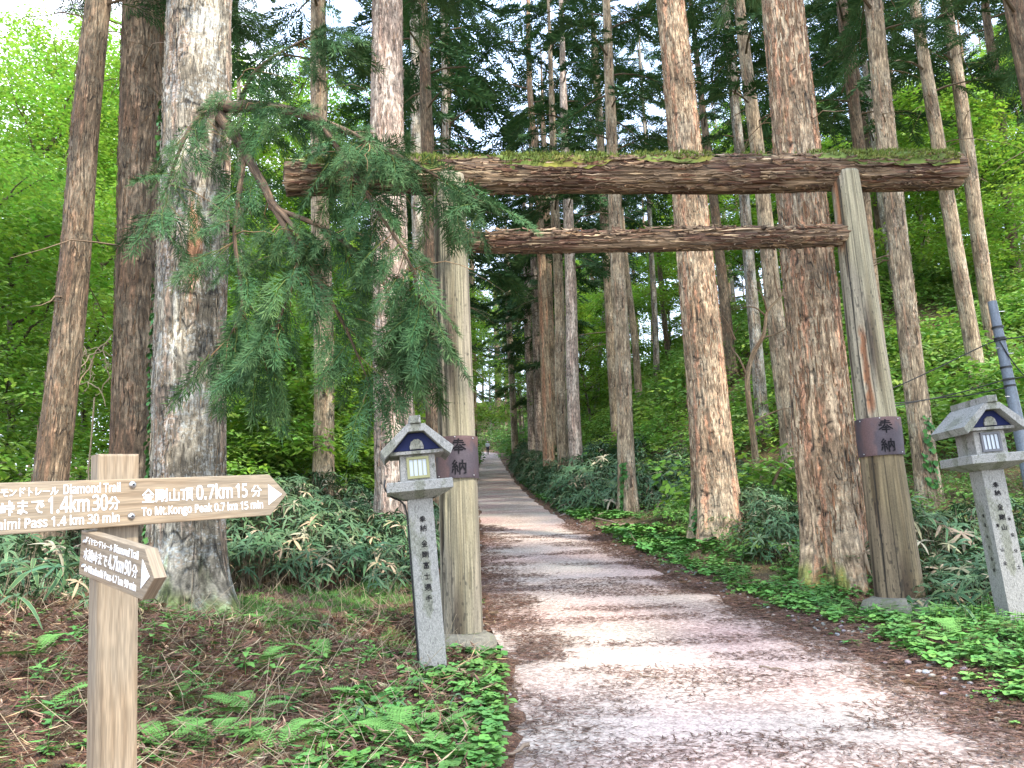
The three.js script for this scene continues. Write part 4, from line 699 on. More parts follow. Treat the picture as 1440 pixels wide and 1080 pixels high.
// the low bough of the giant cedar, hanging in front of the torii's beam end
{
  const r = rng(600), limbs = new Geo(), per = [[], []], root = c3.position, W = (px, py, d) => at(px, py, d).sub(root);
  const mains = [
    [[312, 165, 9.0], [345, 215, 8.3], [385, 290, 7.7], [430, 370, 7.3], [480, 450, 7.1], [520, 540, 7.0]],
    [[312, 150, 9.0], [380, 150, 8.2], [450, 170, 7.5], [520, 200, 7.1], [600, 240, 6.9], [680, 285, 6.8]],
    [[380, 280, 7.7], [420, 340, 7.3], [400, 430, 7.1], [370, 500, 7.0]],
    [[300, 140, 8.9], [262, 190, 8.3], [235, 260, 8.0], [215, 310, 7.9]],
    [[450, 170, 7.5], [520, 280, 7.0], [580, 380, 6.8], [600, 470, 6.8]],
    [[345, 215, 8.3], [330, 330, 7.7], [340, 430, 7.5], [320, 480, 7.4]],
    [[380, 290, 7.7], [470, 330, 7.3], [540, 400, 7.1], [570, 500, 7.0]],
    [[330, 160, 8.8], [360, 100, 8.3], [420, 60, 8.0], [470, 40, 7.8]],
  ];
  mains.forEach((m, q) => {
    const pts = new THREE.CatmullRomCurve3(m.map((a) => W(...a))).getPoints(22); limbs.tube(pts, (t) => lerp(q < 2 ? 0.085 : 0.035, 0.006, Math.pow(t, 0.7)), 8, [0.6, 0.55, 0.52], 0.4, (a, l) => 1 + 0.2 * vn(a * 2, l * 5, q));
    for (let k = 3; k <= 22; k++) for (let j = 0; j < (q === 3 ? 2 : q === 1 || q === 4 ? 6 : 4); j++) {
      const p = pts[Math.max(1, k)].clone(), tg = pts[Math.min(22, k + 1)].clone().sub(pts[k - 1]).normalize();
      const dir = tg.multiplyScalar(0.5).add(V((r() - 0.5) * 1.9, -0.75 * r() - 0.05, (r() - 0.5) * 1.9)), s = 0.3 + 0.3 * r(); if (r() < 0.25 + 0.5 * ss(0.1, 0.4, vn(k * 0.45, q * 7.3))) continue;
      const e = p.clone().addScaledVector(dir.clone().normalize(), 0.3 * r());
      if (r() < 0.5) limbs.tube([p, e], () => 0.005, 3, [1, 0.8, 0.6]);
      per[Math.floor(r() * 2)].push([place(e, dir, (r() - 0.5) * 1.6, s), tint(r, 0.5, 0.2)]);
    }
  });
  for (let k = 0; k < 26; k++) { const m = mains[k % 8], a = W(...m[1 + Math.floor(r() * (m.length - 2))]), b = a.clone().add(V((r() - 0.3) * 0.9, -0.5 * r(), (r() - 0.5) * 0.8)); limbs.tube(curve(a, b, 0.06, 5, r, 0.05), (t) => 0.007 * (1 - 0.6 * t), 4, [1.8, 1.6, 1.3]); }
  const b = part('low_bough', limbs.build(), M.limb, c3); b.userData.kind = 'stuff';
  per.forEach((l, k) => instanced('hanging_foliage', SPRAYF[k], M.cedar, l, c3));
}
// ivy climbing three of the trunks
function ivy(tree, a0, a1, h0, h1, n, seed, size) {
  const g = new Geo(), pts = [V(0, 0, 0), V(0.35, 0.05, 0.48), V(0.75, 0, 0.4), V(1.1, -0.1, 0), V(0.75, 0, -0.4), V(0.35, 0.05, -0.48)], ids = pts.map((p) => g.v(p, [1, 1, 1])), c = g.v(V(0.45, -0.06, 0), [0.9, 0.95, 0.9]);
  for (let k = 0; k < 6; k++) g.tri(c, ids[k], ids[(k + 1) % 6]);
  const geo = g.build(), r = rng(seed), list = [], { axis, rad } = tree.userData;
  for (let k = 0; k < n; k++) { const h = lerp(h0, h1, r()), c2 = vn(h * 1.3, seed) * 0.35, a = lerp(a0, a1, 0.5 + (r() - 0.5) * (0.4 + 0.6 * r())) + c2, R = rad(h) * 1.04 + 0.03 * r(), nrm = V(Math.cos(a), 0, -Math.sin(a)), p = axis(h).addScaledVector(nrm, R); list.push([place(p, nrm.clone().multiplyScalar(0.5).add(V((r() - 0.5) * 0.8, -0.8 - 0.5 * r(), (r() - 0.5) * 0.8)), (r() - 0.5) * 1.2, size * (0.6 + 0.8 * r())), tint(r, 0.6, 0.4)]); }
  instanced('ivy', geo, M.ivy, list, tree);
}
ivy(c3, 2.75, 3.6, 0.5, 6.5, 620, 12, 0.055);
ivy(r1, 2.9, 3.6, 0, 0.7, 60, 13, 0.06);
ivy(c883, 3.6, 4.6, 0, 1.3, 260, 14, 0.08);
ivy(r4, 4.2, 5.4, 0.3, 1.7, 60, 15, 0.09);

// ------------------------------------------------------------------ maples and other broadleaved trees
function maple(label, px, d, H, R, h0, o = {}) {
  const bx = at(px, 640, d).x, by = land(bx, -d), r = rng(o.seed ?? Math.round(px * 7 + d)), g = thing('maple_tree', label, 'maple tree', o.group ?? 'bright maples down the slope', V(bx, by, -d));
  const wood = new Geo(), lists = [[], [], []], n = o.limbs ?? 16, lean = (r() - 0.5) * 0.25, ax = (h) => V(lean * h + 0.2 * vn(h * 0.5, px), h, 0.2 * vn(h * 0.5, px + 3));
  const tr = new Geo(); tr.tube([-0.3, 0.5, 1.5, 3, 5, 7].filter((h) => h < H * 0.8).map(ax), (t) => lerp(o.r ?? 0.13, 0.04, t), 10, [0.9, 0.9, 0.85], 0.4, (a, l) => 1 + 0.12 * vn(a * 2, l * 2, px)); part('trunk', tr.build(), MB.grey, g);
  for (let i = 0; i < n; i++) {
    const t = (i + r()) / n, h = lerp(h0, H, t), az = i * 2.4 + r(), L = R * (0.45 + 0.6 * r()) * (1 - 0.45 * t * t), a = ax(Math.min(h * 0.8, H * 0.75)), b = ax(Math.min(h, H)).add(V(Math.cos(az) * L, 0, Math.sin(az) * L)); b.y = h + 0.2;
    const pts = curve(a, b, 0.1 * L, 6, r, 0.18); wood.tube(pts, (q) => lerp(0.045, 0.008, q), 5, [0.5, 0.48, 0.45], 0.4);
    const m = o.per ?? 60;
    for (let k = 0; k < m; k++) { const q = 0.35 + 0.75 * r(), base = pts[0].clone().lerp(b, Math.min(q, 1.05)), s = (o.size ?? 1) * (0.7 + 0.6 * r()), w = (0.3 + 0.5 * L * 0.45) * (0.5 + r()), az2 = r() * 6.28; base.add(V(Math.cos(az2) * w, (r() - 0.5) * 0.55 - 0.1 * w, Math.sin(az2) * w)); lists[Math.floor(r() * 3)].push([new THREE.Matrix4().compose(base, new THREE.Quaternion().setFromEuler(new THREE.Euler((r() - 0.5) * 0.7, r() * 6.28, (r() - 0.5) * 0.7)), V(s, s, s)), tint(r, 0.5, 0.35)]); }
  }
  const w = part('boughs', wood.build(), M.limb, g); w.userData.kind = 'stuff';
  lists.forEach((l, k) => instanced('crown', LEAF[k], o.mat ?? M.maple, l, g)); return g;
}
const ML = 'maple with bright yellow green spring leaves beyond the sasa';
for (const [px, d, H, R, h0] of [[20, 17, 9, 3.2, 1.6], [110, 21, 11, 3.6, 2], [-60, 15, 9, 3, 1.5], [60, 28, 15, 4.5, 3], [170, 29, 14, 4.2, 2], [250, 34, 16, 4.5, 2.5], [330, 25, 9, 3, 1.2], [400, 30, 12, 3.6, 1.6], [500, 36, 13, 4, 1.5], [-20, 38, 20, 5.5, 5], [130, 42, 21, 5.5, 5], [350, 44, 20, 5, 4], [-90, 24, 15, 4, 5], [60, 24, 17, 4.2, 8], [180, 26, 18, 4.2, 9], [30, 32, 23, 5, 11], [120, 33, 24, 5, 12], [300, 36, 24, 5, 10], [-80, 34, 24, 5.5, 9], [400, 40, 24, 5, 11], [480, 20, 4.5, 1.8, 0.7], [350, 18.5, 4, 1.7, 0.6], [430, 19, 5.5, 2.2, 0.8], [390, 22, 7, 2.6, 1], [520, 23, 7, 2.4, 1]]) maple(ML, px, d, H, R, h0, { size: d > 25 ? 1.15 : 0.95 });
for (const [px, d, H, R, h0] of [[1330, 30, 9, 3.4, 1], [1430, 26, 9, 3.2, 1], [1250, 34, 8, 3.2, 1.2], [1380, 40, 14, 4.5, 3], [1480, 34, 13, 4, 3], [950, 50, 9, 4, 1], [880, 56, 9, 4, 1], [600, 52, 15, 4.5, 3], [640, 64, 18, 5, 4], [790, 62, 17, 5, 4], [835, 48, 10, 3.5, 1.5], [1000, 44, 12, 4, 2], [1070, 40, 12, 4, 3], [1160, 40, 13, 4, 3], [740, 80, 20, 5, 4]]) maple('light green broadleaved tree among the cedars on the rising slope', px, d, H, R, h0, { mat: M.maple, group: 'light green trees on the slope', size: 1.1 });

// ------------------------------------------------------------------ dwarf bamboo (sasa)
function sasaFan(seed, n, len, margin) {        // palm of long leaves with pale margins round a stem tip at the origin, opening along +y
  const g = new Geo(), r = rng(seed);
  for (let k = 0; k < n; k++) {
    const az = k / n * 6.283 + r() * 0.7, el = 0.75 - 0.9 * r(), L = len * (0.65 + 0.55 * r()), w = L * (0.14 + 0.04 * r()), dr = 0.35 + 0.5 * r(), S = 5, out = V(Math.cos(az), 0, Math.sin(az)), side = V(-Math.sin(az), (r() - 0.5) * 0.8, Math.cos(az)).normalize(), c = 0.75 + 0.5 * r();
    const mid = (t) => out.clone().multiplyScalar(L * t * Math.cos(el)).add(V(0, L * (t * Math.sin(el) - dr * t * t), 0)), wd = (t) => w * Math.pow(Math.sin(Math.PI * Math.min(0.985, 0.06 + 0.94 * t)), 0.7), G = [c * 0.95, c, c * 0.95], E = margin ? [c * 3.2, c * 2.2, c * 2.2] : G;
    const rows = []; for (let i = 0; i <= S; i++) { const t = i / S, m = mid(t), q = wd(t) / 2, dn = V(0, -0.12 * q, 0); rows.push([[-1, E], [-0.83, E], [-0.8, G], [0, G], [0.8, G], [0.83, E], [1, E]].map(([s, col]) => g.v(m.clone().addScaledVector(side, s * q).addScaledVector(dn, Math.abs(s)), col))); }
    for (let i = 0; i < S; i++) for (const j of [0, 2, 3, 5]) g.quad(rows[i][j], rows[i][j + 1], rows[i + 1][j + 1], rows[i + 1][j]);
    for (let i = 0; i < S; i++) for (const j of [1, 4]) g.quad(rows[i][j], rows[i][j + 1], rows[i + 1][j + 1], rows[i + 1][j]);
  }
  return g.build();
}
const FANS = [sasaFan(1, 7, 0.2, true), sasaFan(2, 6, 0.22, true), sasaFan(3, 8, 0.19, false)];
const stick = new THREE.CylinderGeometry(0.35, 0.5, 1, 5); stick.translate(0, 0.5, 0); stick.setAttribute('color', new THREE.Float32BufferAttribute(new Float32Array(stick.attributes.position.count * 3).fill(1), 3));
function thicket(name, label, ells, density, seed, o = {}) {
  const r = rng(seed), per = [[], [], []], stems = [], dry = [], S = o.s ?? 1;
  for (const [cx, cd, rx, rd, h] of ells) for (let k = 0, n = Math.round(density * Math.PI * rx * rd); k < n; k++) {
    const a = r() * 6.283, q = Math.sqrt(r()), x = cx + Math.cos(a) * q * rx, d = cd + Math.sin(a) * q * rd, e = edgeOf(x, -d); if (e < 0.25) continue;
    const gy = land(x, -d), hh = h * (1 - 0.5 * q * q * q) * (0.75 + 0.35 * vn(x * 1.4, d * 1.4, seed)) * ss(0, 0.9, e), t = 1 - (o.deep ?? 0.75) * Math.pow(r(), o.deep ? 2.6 : 1.9), y = hh * t, p = V(x, gy + y, -d), out = V(Math.cos(a) * (0.2 + q), 0, -Math.sin(a) * (0.2 + q)).multiplyScalar(0.5);
    const up = V((r() - 0.5) * 0.9, 1, (r() - 0.5) * 0.9).add(out), qn = new THREE.Quaternion().setFromUnitVectors(Y, up.normalize()).multiply(new THREE.Quaternion().setFromAxisAngle(Y, r() * 6.28)), s = S * (0.7 + 0.6 * r());
    const m = new THREE.Matrix4().compose(p, qn, V(s, s, s)); (r() < 0.09 ? dry : per[Math.floor(r() * 3)]).push([m, tint(r, 0.6, 0.3)]);
    if (t > 0.6) { const b = V(x - out.x * 0.4 + (r() - 0.5) * 0.3, gy - 0.02, -d - out.z * 0.4 + (r() - 0.5) * 0.3), l = p.distanceTo(b); stems.push([new THREE.Matrix4().compose(b, new THREE.Quaternion().setFromUnitVectors(Y, p.clone().sub(b).normalize()), V(0.006, l, 0.006)), gray(r, 0.3, 0.9)]); }
  }
  const g = thing(name, label, 'dwarf bamboo', 'sasa thickets'); g.userData.kind = 'stuff';
  per.forEach((l, k) => l.length && instanced('leaves', FANS[k], M.sasa, l, g)); if (dry.length) instanced('dead_leaves', FANS[2], M.straw, dry, g); instanced('stems', stick, M.straw, stems, g);
}
const ell = (px, d, rx, rd, h) => [at(px, 760, d).x, d, rx, rd, h];
thicket('sasa_thicket', 'dense sasa thicket with brown stems between the giant cedar and the lantern', [ell(400, 12.6, 1.5, 1.9, 1.3), ell(500, 12.4, 1.25, 1.7, 1.25), ell(565, 12.6, 0.6, 1.2, 1.0), ell(450, 16, 2.6, 2, 1.4)], 90, 1, { deep: 0.62 });
thicket('sasa_thicket', 'tall shaded sasa behind the signpost and the dark cedars', [ell(40, 13, 2.6, 1.9, 1.7), ell(170, 13.4, 2, 1.7, 1.6), ell(-60, 10, 1.6, 1.6, 1.3), ell(300, 16, 2.6, 2, 1.6)], 55, 2);
thicket('sasa_thicket', 'loose sasa with long leaves on the bank beside the signpost', [ell(0, 6.2, 0.75, 0.7, 0.6), ell(60, 8.6, 1.1, 0.9, 0.75)], 60, 3, { s: 0.85 });
thicket('sasa_thicket', 'long sasa bank along the far side of the climbing path', [[3.2, 24, 2.2, 3, 1.2], [2.6, 29, 2.4, 4, 1.5], [2.2, 36, 2.4, 5, 1.7], [1.6, 44, 2.4, 5, 1.8], [1.2, 54, 2.4, 6, 2]], 32, 4, { s: 1.45 });
thicket('sasa_thicket', 'pale edged sasa between the reddish cedar and the flaky cedar', [ell(1082, 14.2, 1.05, 1.3, 0.95), ell(1112, 12.4, 0.8, 0.9, 0.8), ell(1045, 16.4, 0.9, 0.9, 0.7)], 85, 5);
thicket('sasa_thicket', 'pale edged sasa round the dark framed lantern', [ell(1330, 10.2, 1.6, 1.2, 0.95), ell(1420, 9.0, 1.2, 0.9, 0.7), ell(1260, 11.4, 1.1, 0.9, 0.8), ell(1345, 8.3, 0.6, 0.5, 0.5), ell(1190, 11.2, 0.6, 0.6, 0.5)], 70, 6);
thicket('sasa_thicket', 'narrow sasa clump behind the yellow streaked torii post', [[-1.75, 12, 0.5, 1.8, 0.75], [-2.1, 16, 0.7, 2.4, 0.9]], 60, 7);
thicket('sasa_thicket', 'dark sasa round the split rooted cedar', [ell(945, 21.5, 1.1, 1.2, 0.9), ell(838, 23, 1.1, 1.2, 0.8), ell(1000, 20.5, 1.2, 1.2, 0.8)], 46, 8, { s: 1.25 });

// ------------------------------------------------------------------ undergrowth on the slopes
{
  const low = (name, label, seed, n, pick, mat, s0, hmax) => {
    const r = rng(seed), per = [[], [], []]; let c = 0, guard = 0;
    while (c < n && guard++ < n * 20) { const q = pick(r); if (!q) continue; const [x, d] = q, f = fbm(x * 0.35, d * 0.35, seed, 3); if (f < -0.22 + 0.2 * r()) continue; const h = hmax * (0.15 + 0.85 * r()) * ss(-0.3, 0.4, f), s = s0 * (0.6 + 0.7 * r()); c++;
      per[Math.floor(r() * 3)].push([new THREE.Matrix4().compose(V(x, land(x, -d) + h, -d), new THREE.Quaternion().setFromEuler(new THREE.Euler((r() - 0.5) * 0.9, r() * 6.28, (r() - 0.5) * 0.9)), V(s, s, s)), tint(r, 0.6, 0.4)]); }
    const g = thing(name, label, 'undergrowth'); g.userData.kind = 'stuff'; per.forEach((l, k) => instanced('leaves', LEAF[k], mat, l, g));
  };
  low('undergrowth', 'dim green undergrowth closing the view at the top of the path', 24, 3600, (r) => { const d = 62 + 80 * r(), x = at(560 + 330 * r(), 600, d).x; return Math.abs(x - xc(d)) < 1.7 ? null : [x, d]; }, M.shrub, 2.2, 3.2);
  low('undergrowth', 'light green leafy undergrowth covering the rising slope', 21, 11000, (r) => { const d = 17 + 50 * Math.pow(r(), 1.2), e = 2.2 + 32 * Math.pow(r(), 1.15), x = xc(d) + HW(d) + e; return x / d > 0.85 ? null : [x, d]; }, M.shrub2 = leafMat(0.2, 0.38, 0.06, 0.45, 0.95), 1.25, 1.7);
  low('undergrowth', 'green leafy undergrowth beyond the sasa under the maples', 22, 5200, (r) => { const d = 15 + 40 * Math.pow(r(), 1.2), x = xc(d) - HW(d) - 1.6 - 28 * r(); return x / d < -0.85 ? null : [x, d]; }, M.shrub, 1.1, 1.6);
  low('undergrowth', 'bushy light green growth high on the slope behind the pole', 25, 3200, (r) => { const d = 22 + 26 * r(); return [d * (0.4 + 0.5 * r()), d]; }, M.shrub2, 1.3, 1.6);
  low('undergrowth', 'low green leaves behind the flaky cedar and the lantern', 23, 1500, (r) => { const d = 9.5 + 9 * r(), x = xc(d) + HW(d) + 1.4 + 9 * r(); return [x, d]; }, M.shrub, 0.5, 0.55);
}

// ------------------------------------------------------------------ ground plants, litter
{
  const hg = new Geo(), r0 = rng(9);            // a tuft of round toothed leaves on short stalks
  for (let k = 0; k < 7; k++) {
    const az = k * 0.9 + r0() * 0.6, q = 0.25 + 0.75 * r0(), o = V(Math.cos(az) * q * 0.7, 0.35 + 0.65 * r0(), Math.sin(az) * q * 0.7), R = 0.24 + 0.2 * r0(), tl = V((r0() - 0.5) * 0.9, 1, (r0() - 0.5) * 0.9).normalize(), a = tl.clone().cross(X).normalize(), b = tl.clone().cross(a), c = 0.75 + 0.5 * r0(), C = hg.v(o, [c * 0.95, c * 0.95, c]), ring = [];
    for (let j = 0; j < 9; j++) { const t = j / 9 * 6.283, rr = R * (j % 2 ? 0.86 : 1.05) * (j === 0 ? 0.55 : 1); ring.push(hg.v(o.clone().addScaledVector(a, Math.cos(t) * rr).addScaledVector(b, Math.sin(t) * rr).addScaledVector(tl, 0.12 * R), [c * 1.05, c, c * 0.9])); }
    for (let j = 0; j < 9; j++) hg.tri(C, ring[j], ring[(j + 1) % 9]); hg.blade(V(0, -0.1, 0), o, 0.04, a, [1.2, 1, 1]);
  }
  const HERB = hg.build();
  const eg = new Geo(), r1 = rng(19);           // an elongated-leaf herb
  for (let k = 0; k < 9; k++) { const az = k * 2.4, o = V(0, 0.15 + 0.7 * k / 9, 0), l = 0.5 + 0.3 * r1(), c = 0.8 + 0.4 * r1(); eg.blade(o, o.clone().add(V(Math.cos(az) * l, 0.1 - 0.25 * r1(), Math.sin(az) * l)), 0.2, V(-Math.sin(az), 0.2, Math.cos(az)), [c, c, c], 0.45, 0.03); } eg.tube([V(0, -0.1, 0), V(0, 0.9, 0)], () => 0.015, 3, [1, 0.9, 0.8]);
  const LONG = eg.build();
  const gg = new Geo(), r2 = rng(29); for (let k = 0; k < 10; k++) { const az = r2() * 6.28, l = 0.5 + 0.5 * r2(), q = 0.3 + 0.4 * r2(), c = 0.8 + 0.4 * r2(); gg.blade(V((r2() - 0.5) * 0.2, 0, (r2() - 0.5) * 0.2), V(Math.cos(az) * q, l, Math.sin(az) * q), 0.05, V(-Math.sin(az), 0, Math.cos(az)), [c, c, c], 0.4); }
  const GRASS = gg.build();
  const clear = (x, d) => [[-0.5, 7.6, 0.5], [4.1, 8.45, 0.58], [-0.69, 6.4, 0.18], [4.58, 7.44, 0.2]].every(([a, b, c]) => Math.hypot(x - a, d - b) > c);
  const scatter = (name, label, cat, geo, mat, seed, n, pick, s0, s1, up = 0, tilt = 0.5) => {
    const r = rng(seed), list = []; let guard = 0;
    while (list.length < n && guard++ < n * 30) { const q = pick(r); if (!q) continue; const [x, d, k = 1] = q; if (!clear(x, d)) continue; const s = lerp(s0, s1, r()) * k; list.push([new THREE.Matrix4().compose(V(x, land(x, -d) + up * s, -d), new THREE.Quaternion().setFromEuler(new THREE.Euler((r() - 0.5) * tilt, r() * 6.28, (r() - 0.5) * tilt)), V(s, s, s)), tint(r, 0.6, 0.35)]); }
    const g = thing(name, label, cat); g.userData.kind = 'stuff'; instanced('leaves', geo, mat, list, g); return g;
  };
  const clump = (x, d, k, s = 2) => fbm(x * s, d * s, k, 3);
  scatter('ground_cover', 'fresh green round leaved herbs at the foot of the cable lantern', 'ground cover', HERB, M.herb, 31, 800, (r) => { const d = 3.6 + 4.4 * r(), e = 0.12 + 1.15 * Math.pow(r(), 1.3), x = xc(d) - HW(d) - e; return clump(x, d, 1) < -0.05 - 0.25 * ss(1, 0, e) ? null : [x, d]; }, 0.03, 0.1);
  scatter('ground_cover', 'fresh green round leaved herbs along the verge by the flaky cedar', 'ground cover', HERB, M.herb, 32, 1000, (r) => { const d = 5 + 9 * Math.pow(r(), 1.2), e = 0.3 + 1.5 * Math.pow(r(), 1.2), x = xc(d) + HW(d) + e; return clump(x, d, 2) < -0.12 ? null : [x, d]; }, 0.03, 0.1);
  scatter('ground_cover', 'small mixed herbs scattered over the brown litter', 'ground cover', HERB, M.herb, 33, 1300, (r) => { const d = 3.2 + 7.5 * r(), x = -0.3 - 4.6 * r(); return edgeOf(x, -d) < 0.2 || clump(x, d, 3, 1.3) < 0.02 ? null : [x, d]; }, 0.025, 0.055);
  scatter('ground_cover', 'upright narrow leaved seedlings among the brown litter', 'ground cover', LONG, M.herb, 34, 700, (r) => { const d = 3.2 + 8 * r(), x = -0.2 - 4.8 * r(); return edgeOf(x, -d) < 0.2 || clump(x, d, 4, 1.2) < 0.05 ? null : [x, d]; }, 0.06, 0.15);
  scatter('ground_cover', 'taller narrow leaved weeds mixed into the verge by the flaky cedar', 'ground cover', LONG, M.herb, 38, 420, (r) => { const d = 5.5 + 8 * r(), x = xc(d) + HW(d) + 0.5 + 1.4 * r(); return clump(x, d, 14) < 0 ? null : [x, d]; }, 0.08, 0.2);
  scatter('ground_cover', 'low green grass before the sasa thicket and along the verges', 'grass', GRASS, M.fern, 35, 4200, (r) => { if (r() < 0.6) { const d = 7.6 + 3.6 * r(), x = -0.6 - 3.6 * r(); return edgeOf(x, -d) < 0.15 || clump(x, d, 5) < -0.1 ? null : [x, d]; } const d = 6 + 20 * Math.pow(r(), 1.4), x = xc(d) + HW(d) + 0.35 + 1.6 * r(); return clump(x, d, 6) < -0.05 ? null : [x, d]; }, 0.05, 0.12);
  scatter('ground_cover', 'green verge herbs lining the upper path', 'ground cover', HERB, M.herb, 36, 2600, (r) => { const d = 13 + 30 * Math.pow(r(), 1.2), right = r() < 0.7, e = 0.25 + 1.3 * r(), x = right ? xc(d) + HW(d) + e : xc(d) - HW(d) - e; return clump(x, d, 7, 1) < -0.15 ? null : [x, d]; }, 0.09, 0.16);
  // dead cedar twigs and needles
  const dryPick = (r) => { const d = 2.6 + 6.6 * r(), x = -0.25 - 4.4 * r(); return edgeOf(x, -d) < 0.05 || clump(x, d, 8, 0.9) < -0.22 ? null : [x, d]; };
  scatter('litter', 'reddish brown dead cedar sprigs heaped round the signpost', 'litter', SPRAYF[0], M.dry, 41, 2600, dryPick, 0.08, 0.2, 0.1, 0.7);
  scatter('litter', 'reddish brown dead cedar sprigs strewn on the bank', 'litter', SPRAYF[1], M.dry, 42, 1800, dryPick, 0.07, 0.17, 0.1, 0.9);
  const ng = new Geo(), r3 = rng(39); for (let k = 0; k < 5; k++) { const az = r3() * 6.28, o = V((r3() - 0.5) * 1.3, 0.03 * k, (r3() - 0.5) * 0.9), l = 0.5 + 0.6 * r3(), c = 0.6 + 0.8 * r3(), m = o.clone().add(V(Math.cos(az) * l / 2, 0.05, Math.sin(az) * l / 2)); ng.blade(o, o.clone().add(V(Math.cos(az + 0.3) * l, 0.02, Math.sin(az + 0.3) * l)), 0.085, V(-Math.sin(az), 0.3, Math.cos(az)), [c * 1.1, c, c * 0.9], 0.5, 0.03); }
  const NEEDLE = ng.build();
  const onRoad = (seed, n, pick, s0, s1, name, label) => {
    const r = rng(seed), list = []; let guard = 0;
    while (list.length < n && guard++ < n * 40) { const q = pick(r); if (!q) continue; const [x, d] = q, e = edgeOf(x, -d), y = (e < 0.02 ? Math.max(prof(d) + 0.014, land(x, -d)) : land(x, -d)) + 0.002, s = lerp(s0, s1, r()); list.push([new THREE.Matrix4().compose(V(x, y, -d), new THREE.Quaternion().setFromEuler(new THREE.Euler((r() - 0.5) * 0.12, r() * 6.28, (r() - 0.5) * 0.12)), V(s, s, s)), tint(r, 0.7, 0.3)]); }
    const g = thing(name, label, 'litter'); g.userData.kind = 'stuff'; instanced('needles', NEEDLE, M.needle ??= new THREE.MeshStandardMaterial({ color: new THREE.Color().setRGB(0.115, 0.07, 0.052), roughness: 1, vertexColors: true, side: THREE.DoubleSide }), list, g);
  };
  onRoad(51, 17000, (r) => { const d = 3 + 17 * Math.pow(r(), 1.3), sd = r() < 0.5 ? 1 : -1, w = sd < 0 ? 0.8 : 0.3, e = 0.5 - (w + 0.5) * Math.pow(r(), 1.6), x = xc(d) + sd * (HW(d) + e); return e < 0.1 && clump(x, d * 2.4, 9, 1) < -0.22 + (0.1 - e) * 0.6 ? null : [x, d]; }, 0.05, 0.13, 'litter', 'brown needle litter drifted along both path edges');
  onRoad(52, 6500, (r) => { const d = 3 + 15 * r(), x = xc(d) + (r() * 2 - 1) * 1.35; return clump(x * 0.8, d * 3.2, 10, 1) < 0.08 - 0.2 * r() * r() ? null : [x, d]; }, 0.03, 0.1, 'litter', 'thin streaks of brown needles lying across the pale paving');
  onRoad(53, 2600, (r) => { const d = 7 + 6 * r(), x = xc(d) - HW(d) + 0.5 - 1.5 * r(); return [x, d]; }, 0.05, 0.11, 'litter', 'orange brown needle patch on the path edge behind the footing');
  scatter('litter', 'brown twigs and bark bits covering the bank by the signpost', 'litter', NEEDLE, M.dry, 45, 7000, dryPick, 0.05, 0.16, 0.15, 0.8);
  scatter('litter', 'pale straw bits scattered over the brown bank', 'litter', NEEDLE, M.straw, 46, 1500, dryPick, 0.05, 0.15, 0.25, 0.9);
  scatter('litter', 'brown dead cedar sprigs along the path verges', 'litter', SPRAYF[0], M.dry, 43, 2600, (r) => { const d = 3 + 16 * Math.pow(r(), 1.3), sd = r() < 0.62 ? 1 : -1, e = 0.02 + 0.62 * r(), x = xc(d) + sd * (HW(d) + e); return clump(x, d, 12) < -0.2 ? null : [x, d]; }, 0.05, 0.15, 0.06, 0.5);
  scatter('ground_cover', 'sparse small herbs in the brown verge', 'ground cover', HERB, M.herb, 37, 500, (r) => { const d = 4 + 12 * r(), e = 0.1 + 0.5 * r(), x = xc(d) + (r() < 0.7 ? 1 : -1) * (HW(d) + e); return clump(x, d, 13, 3) < 0.08 ? null : [x, d]; }, 0.02, 0.055);
  { const pg = new THREE.IcosahedronGeometry(1, 1), pp = pg.attributes.position; for (let i = 0; i < pp.count; i++) { const k = 1 + 0.25 * vn(pp.getX(i) * 1.7, pp.getY(i) * 1.7, pp.getZ(i) * 1.7); pp.setXYZ(i, pp.getX(i) * k, pp.getY(i) * k * 0.6, pp.getZ(i) * k); } pg.computeVertexNormals(); pg.setAttribute('color', new THREE.Float32BufferAttribute(new Float32Array(pp.count * 3).fill(1), 3));
    scatter('gravel', 'small stones and crumbs strewn along the path edges', 'gravel', pg, new THREE.MeshStandardMaterial({ color: new THREE.Color().setRGB(0.3, 0.27, 0.25), roughness: 0.95, vertexColors: true }), 44, 900, (r) => { const d = 3 + 20 * Math.pow(r(), 1.2), sd = r() < 0.6 ? 1 : -1, x = xc(d) + sd * (HW(d) + 0.05 + 0.4 * r()); return [x, d]; }, 0.006, 0.028, 0.2, 1); }
  // pale dead stalks standing in the litter
  { const r = rng(61), list = []; for (let k = 0; k < 1700; k++) { const d = 2.8 + 8 * r(), x = -0.4 - 4.6 * r(); if (edgeOf(x, -d) < 0.3) continue; const l = 0.12 + 0.55 * r() * r(), u = V((r() - 0.5) * 2.6, 0.25 + r(), (r() - 0.5) * 2.6).normalize(); list.push([new THREE.Matrix4().compose(V(x, land(x, -d) - 0.01, -d), new THREE.Quaternion().setFromUnitVectors(Y, u), V(0.0045, l, 0.0045)), gray(r, 0.5, 1.3)]); } const g = thing('dead_stalks', 'pale dead stalks poking out of the brown litter', 'litter'); g.userData.kind = 'stuff'; instanced('stalks', stick, M.straw, list, g); }

